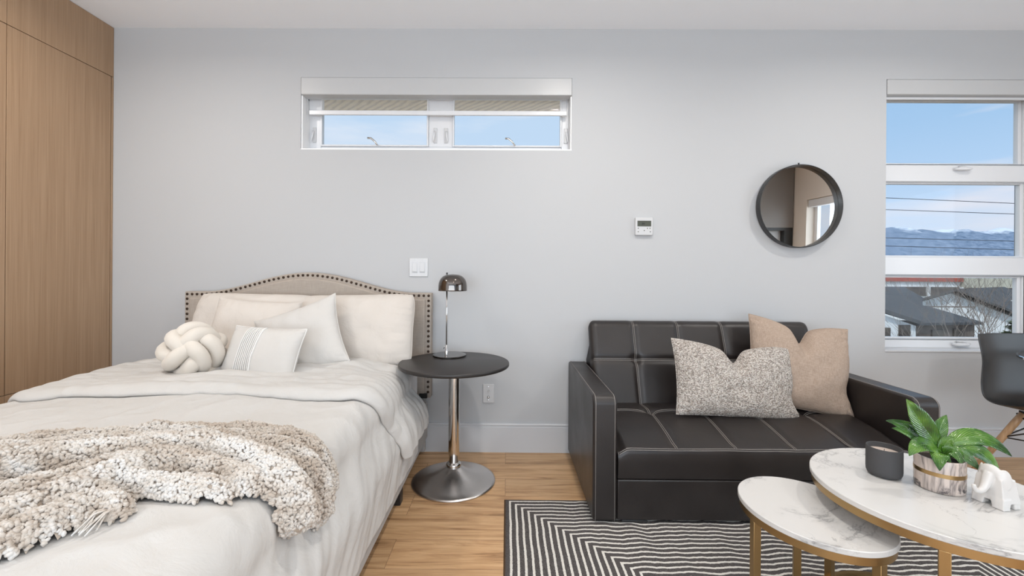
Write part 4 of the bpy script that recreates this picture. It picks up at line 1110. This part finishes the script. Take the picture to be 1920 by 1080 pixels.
for i in range(nu+1):
    for j in range(nv+1): m.v.append(shell_pt(-1+2*i/nu,j/nv))
for i in range(nu):
    for j in range(nv):
        a=i*(nv+1)+j; m.f.append((a,a+1,a+nv+2,a+nv+1))
shl=m.build('shell','black_plastic',ch,smooth=True)
s=shl.modifiers.new('thick','SOLIDIFY'); s.thickness=.006; s.offset=0
s=shl.modifiers.new('sub','SUBSURF'); s.levels=1; s.render_levels=1
feet={}
for sx in (-1,1):
    for sy in (-1,1):
        top=Vector((sx*.085,sy*.085+.0,.405)); ft=Vector((sx*.235,sy*.215,.003)); feet[sx,sy]=(top,ft)
        d=(ft-top)
        l=MB().tube([top,top+d*.15,top+d*.5,ft],[.0145,.0165,.016,.0115],18).build('leg','beech',ch,smooth=True)
        MB().tube([top+d*.03+Vector((-.0,0,0)),top+d*.03+Vector((0,sy*.019,.004))],.006,10).build('bolt','black_metal',l)
m=MB()
P4=lambda k,t: feet[k][0]+(feet[k][1]-feet[k][0])*t
for a,b in (((-1,-1),(1,-1)),((-1,1),(1,1)),((-1,-1),(-1,1)),((1,-1),(1,1))):
    m.tube([P4(a,.36),P4(b,.04)],.0036,8); m.tube([P4(b,.36),P4(a,.04)],.0036,8)
m.tube([P4((-1,-1),.36),P4((1,1),.36)],.0036,8); m.tube([P4((1,-1),.36),P4((-1,1),.36)],.0036,8)
for sx in (-1,1): m.tube([(sx*.085,-.10,.412),(sx*.085,.10,.412)],.006,8)
m.tube([(-.10,-.09,.412),(.10,-.09,.412)],.006,8); m.tube([(-.10,.07,.412),(.10,.07,.412)],.006,8)
m.build('wire_brace','black_metal',ch,smooth=True)
dt=thing('dining_table','round dark dining table with a silver edge, cut off by the picture edge','dining table',(2.938,-.78,0))
MB().lathe([(.404,.7195),(.412,.723),(.412,.733),(.409,.735)],96).build('edge_band','chrome',dt,angle=40)
MB().lathe([(.400,.7352),(.405,.7362),(.404,.7372)],96).build('table_top','tabletop_black',dt,angle=40)
MB().lathe([(.22,.012),(.222,.02),(.05,.03),(.03,.06),(.028,.71),(.10,.7185)],48).build('pedestal','black_metal',dt,smooth=True)

# ================================================================ outside, beyond the windows
CAMP=Vector((0,CAM_Y,CAM_Z))
S(B(-200,900,.9,1500,-9.2,-9.0).build('ground','scrub_ground'),'winter ground outside, far below')
# mountains: a real ridge two kilometres away
m=MB(); nx,ny=260,34
for i in range(nx+1):
    for j in range(ny+1):
        x=-600+6400*i/nx; v=j/ny; y=2200+1500*v
        env=math.sin(PI*min(1,v*1.0)**.8)**1.2
        h=258+30*fn(x*.0013,3.1,0)+(1-abs(fn(x*.0042,v*2.1,2)))*85+(1-abs(fn(x*.011,v*5,7)))*38+16*fn(x*.03,v*9,1)
        m.v.append((x,y,-60+h*env))
for i in range(nx):
    for j in range(ny):
        a=i*(ny+1)+j; m.f.append((a,a+1,a+ny+2,a+ny+1))
S(m.build('mountain_range','mountain_slope',smooth=True),'distant mountain ridge coloured with blue haze with a snowy top')
# power lines
for k,(xa,za,xb,zb) in enumerate(((8.0,3.467,17.0,3.122),(8.0,3.111,17.0,2.846),(8.0,2.287,17.0,2.104),(8.0,2.071,17.0,1.851))):
    pts=[]
    for i in range(25):
        t=i/24; pts.append((xa+(xb-xa)*t,9.3,za+(zb-za)*t-.0))
    o=MB().tube(pts,.0085,6).build('power_line','black_plastic',smooth=True)
    tag(o,('topmost','second from the top','third from the top','lowest')[k]+' power line crossing the tall window','power line','power lines across the window')

def ext(poly,E):   # a polygon given thickness along a vector
    m=MB(); n=len(poly); E=Vector(E); a=[Vector(p) for p in poly]; b=[p+E for p in a]
    return m.add(a+b,[tuple(range(n-1,-1,-1)),tuple(range(n,2*n))]+[(i,(i+1)%n,n+(i+1)%n,n+i) for i in range(n)])
# gabled white house
GZ=-9.0
ha=thing('gabled_house','white gabled house with dark grey roof seen through the lowest pane','house',(34,30,GZ))
E1=(11.5,6.8,0); y=27.3
rel(ext([(28.95,y,-.62),(31.22,y,.05),(35.9,y,-1.72),(35.9,y,GZ),(28.95,y,GZ)],E1).build('wall','siding_white'),ha)
rel(ext([(28.5,y-.5,-.62),(31.22,y-.5,.17),(31.22,y-.5,.32),(28.5,y-.5,-.46)],(12,7.4,0)).build('roof_slope','shingle_grey'),ha)
rel(ext([(31.22,y-.5,.17),(36.5,y-.5,-1.83),(36.5,y-.5,-1.67),(31.22,y-.5,.32)],(12,7.4,0)).build('roof_slope','shingle_grey'),ha)
rel(B(38.4,39.1,29.5,30.2,-2.6,-.6).build('chimney','siding_white'),ha)
rel(B(28.0,32.1,y-.9,y-.75,-.95,-.87).build('gutter','bark'),ha)
# low house with long grey roof, nearer
hb_=thing('low_roofed_house','nearer low house with a long slate grey roof and white gable wall','house',(18,19,GZ))
rel(ext([(17.0,21.6,.42),(22.5,21.3,.41),(20.3,18.0,-.02),(17.95,15.6,-.95),(13.5,14.9,.35)],(0,0,.16)).build('roof_slope','shingle_grey'),hb_)
rel(ext([(13.8,15.1,.2),(17.85,15.8,-1.0),(17.85,15.8,GZ),(13.8,15.1,GZ)],(1.2,3.4,0)).build('wall','siding_white'),hb_)
for k,(xa,xb,za,zb) in enumerate(((16.95,17.45,-1.75,-.95),(15.7,16.4,-2.0,-1.05))):
    ya=15.0+(xa-13.8)*.17; rel(ext([(xa,ya,za),(xb,ya+.08,za),(xb,ya+.08,zb),(xa,ya,zb)],(0,.4,0)).build('window','window_dark'),hb_)
hc=thing('brown_annex','brown boarded annex with a shallow grey roof in front of the white house','house',(20.6,18,GZ))
rel(ext([(19.0,18.6,-.30),(20.9,18.4,-.42),(22.45,17.3,-1.10),(18.0,15.9,-1.0),(18.0,16.5,-.7)],(0,0,.12)).build('roof_slope','shingle_grey'),hc)
rel(ext([(18.2,16.2,-1.02),(22.1,17.35,-1.10),(22.1,17.35,GZ),(18.2,16.2,GZ)],(.5,2.0,0)).build('wall','siding_brown'),hc)
for xa in (19.2,20.6):
    ya=16.15+(xa-18.2)*.295; rel(ext([(xa,ya-.02,-1.75),(xa+.7,ya+.18,-1.75),(xa+.7,ya+.18,-1.25),(xa,ya-.02,-1.25)],(0,.2,0)).build('window','window_dark'),hc)
# long commercial building behind
fb_=thing('long_low_building','long pale building with a red roof edge behind the houses','building',(62,62,GZ))
rel(B(44,64.2,57.4,72,GZ,1.10).build('wall','siding_white'),fb_)
rel(B(43.8,64.35,57.1,57.4,.48,1.02).build('red_fascia','fascia_red'),fb_)
rel(B(44,64.0,57.30,57.39,-1.6,-.28).build('window','window_dark'),fb_)
for x in (49.5,55.4,59.3,63.9): rel(B(x,x+.35,57.0,57.3,GZ,-.26).build('column','siding_white'),fb_)
rel(B(64.4,84,57.0,72,GZ,.98).build('wing','stucco_beige'),fb_)
for xa,xb,za,zb in ((64.7,67.0,-1.2,-.35),(67.9,70.0,-1.6,-.35),(70.5,73.5,-1.6,-.35)): rel(B(xa,xb,56.9,57.0,za,zb).build('window','window_dark'),fb_)
# bare trees and one evergreen
def bare_tree(x,y,z0,h,seed,label):
    rnd=random.Random(seed); m=MB()
    def br(p,d,L,r,dep):
        pts=[p]; q=p.copy(); dd=d.copy()
        for i in range(4):
            dd=(dd+Vector((rnd.uniform(-.16,.16),rnd.uniform(-.16,.16),rnd.uniform(-.02,.14)))).normalized(); q=q+dd*L/4; pts.append(q.copy())
        m.tube(pts,[r*(1-.14*i) for i in range(5)],5 if dep>1 else 7)
        if dep<5:
            for k in range(3 if dep<3 else 3):
                a=rnd.uniform(0,2*PI); tl=rnd.uniform(.30,.62)
                nd=(dd+Vector((math.cos(a)*tl,math.sin(a)*tl,.12))).normalized(); br(pts[rnd.choice((3,4,4))],nd,L*rnd.uniform(.6,.8),r*.55,dep+1)
    br(Vector((0,0,0)),Vector((0,0,1)),h*.45,h*.008,0)
    o=m.build('bare_tree','bark',loc=(x,y,z0)); tag(o,label,'tree','leafless trees between the houses')
bare_tree(20.6,15.6,GZ,9.3,2,'leafless tree in front of the brown annex')
bare_tree(24.9,20.2,GZ,8.9,5,'leafless tree before the middle of the white gable')
bare_tree(27.5,21.5,GZ,8.6,8,'tall leafless tree before the right slope of the white house')
bare_tree(17.2,13.4,GZ,7.9,11,'leafless tree in front of the near white gable wall')
m=MB(); rnd=random.Random(4)
for i in range(2600):
    a=rnd.uniform(0,2*PI); zz=rnd.random(); rr=(1-zz)**.7*1.9*rnd.uniform(.75,1.0); c=Vector((rr*math.cos(a),rr*math.sin(a),2.0+zz*6.4)); d=Vector((math.cos(a),math.sin(a),rnd.uniform(-.3,.5)))*rnd.uniform(.15,.35)
    w=Vector((-math.sin(a),math.cos(a),rnd.uniform(-.4,.4)))*.10; m.add([c-w,c+w,c+d],[(0,1,2)])
ev=thing('evergreen_tree','dark green evergreen beside the white house','tree',(20.6,14.3,GZ))
o=m.build('foliage','needle_green',ev); MB().tube([(0,0,0),(0,0,8)],[.16,.04],8).build('trunk','bark',ev)
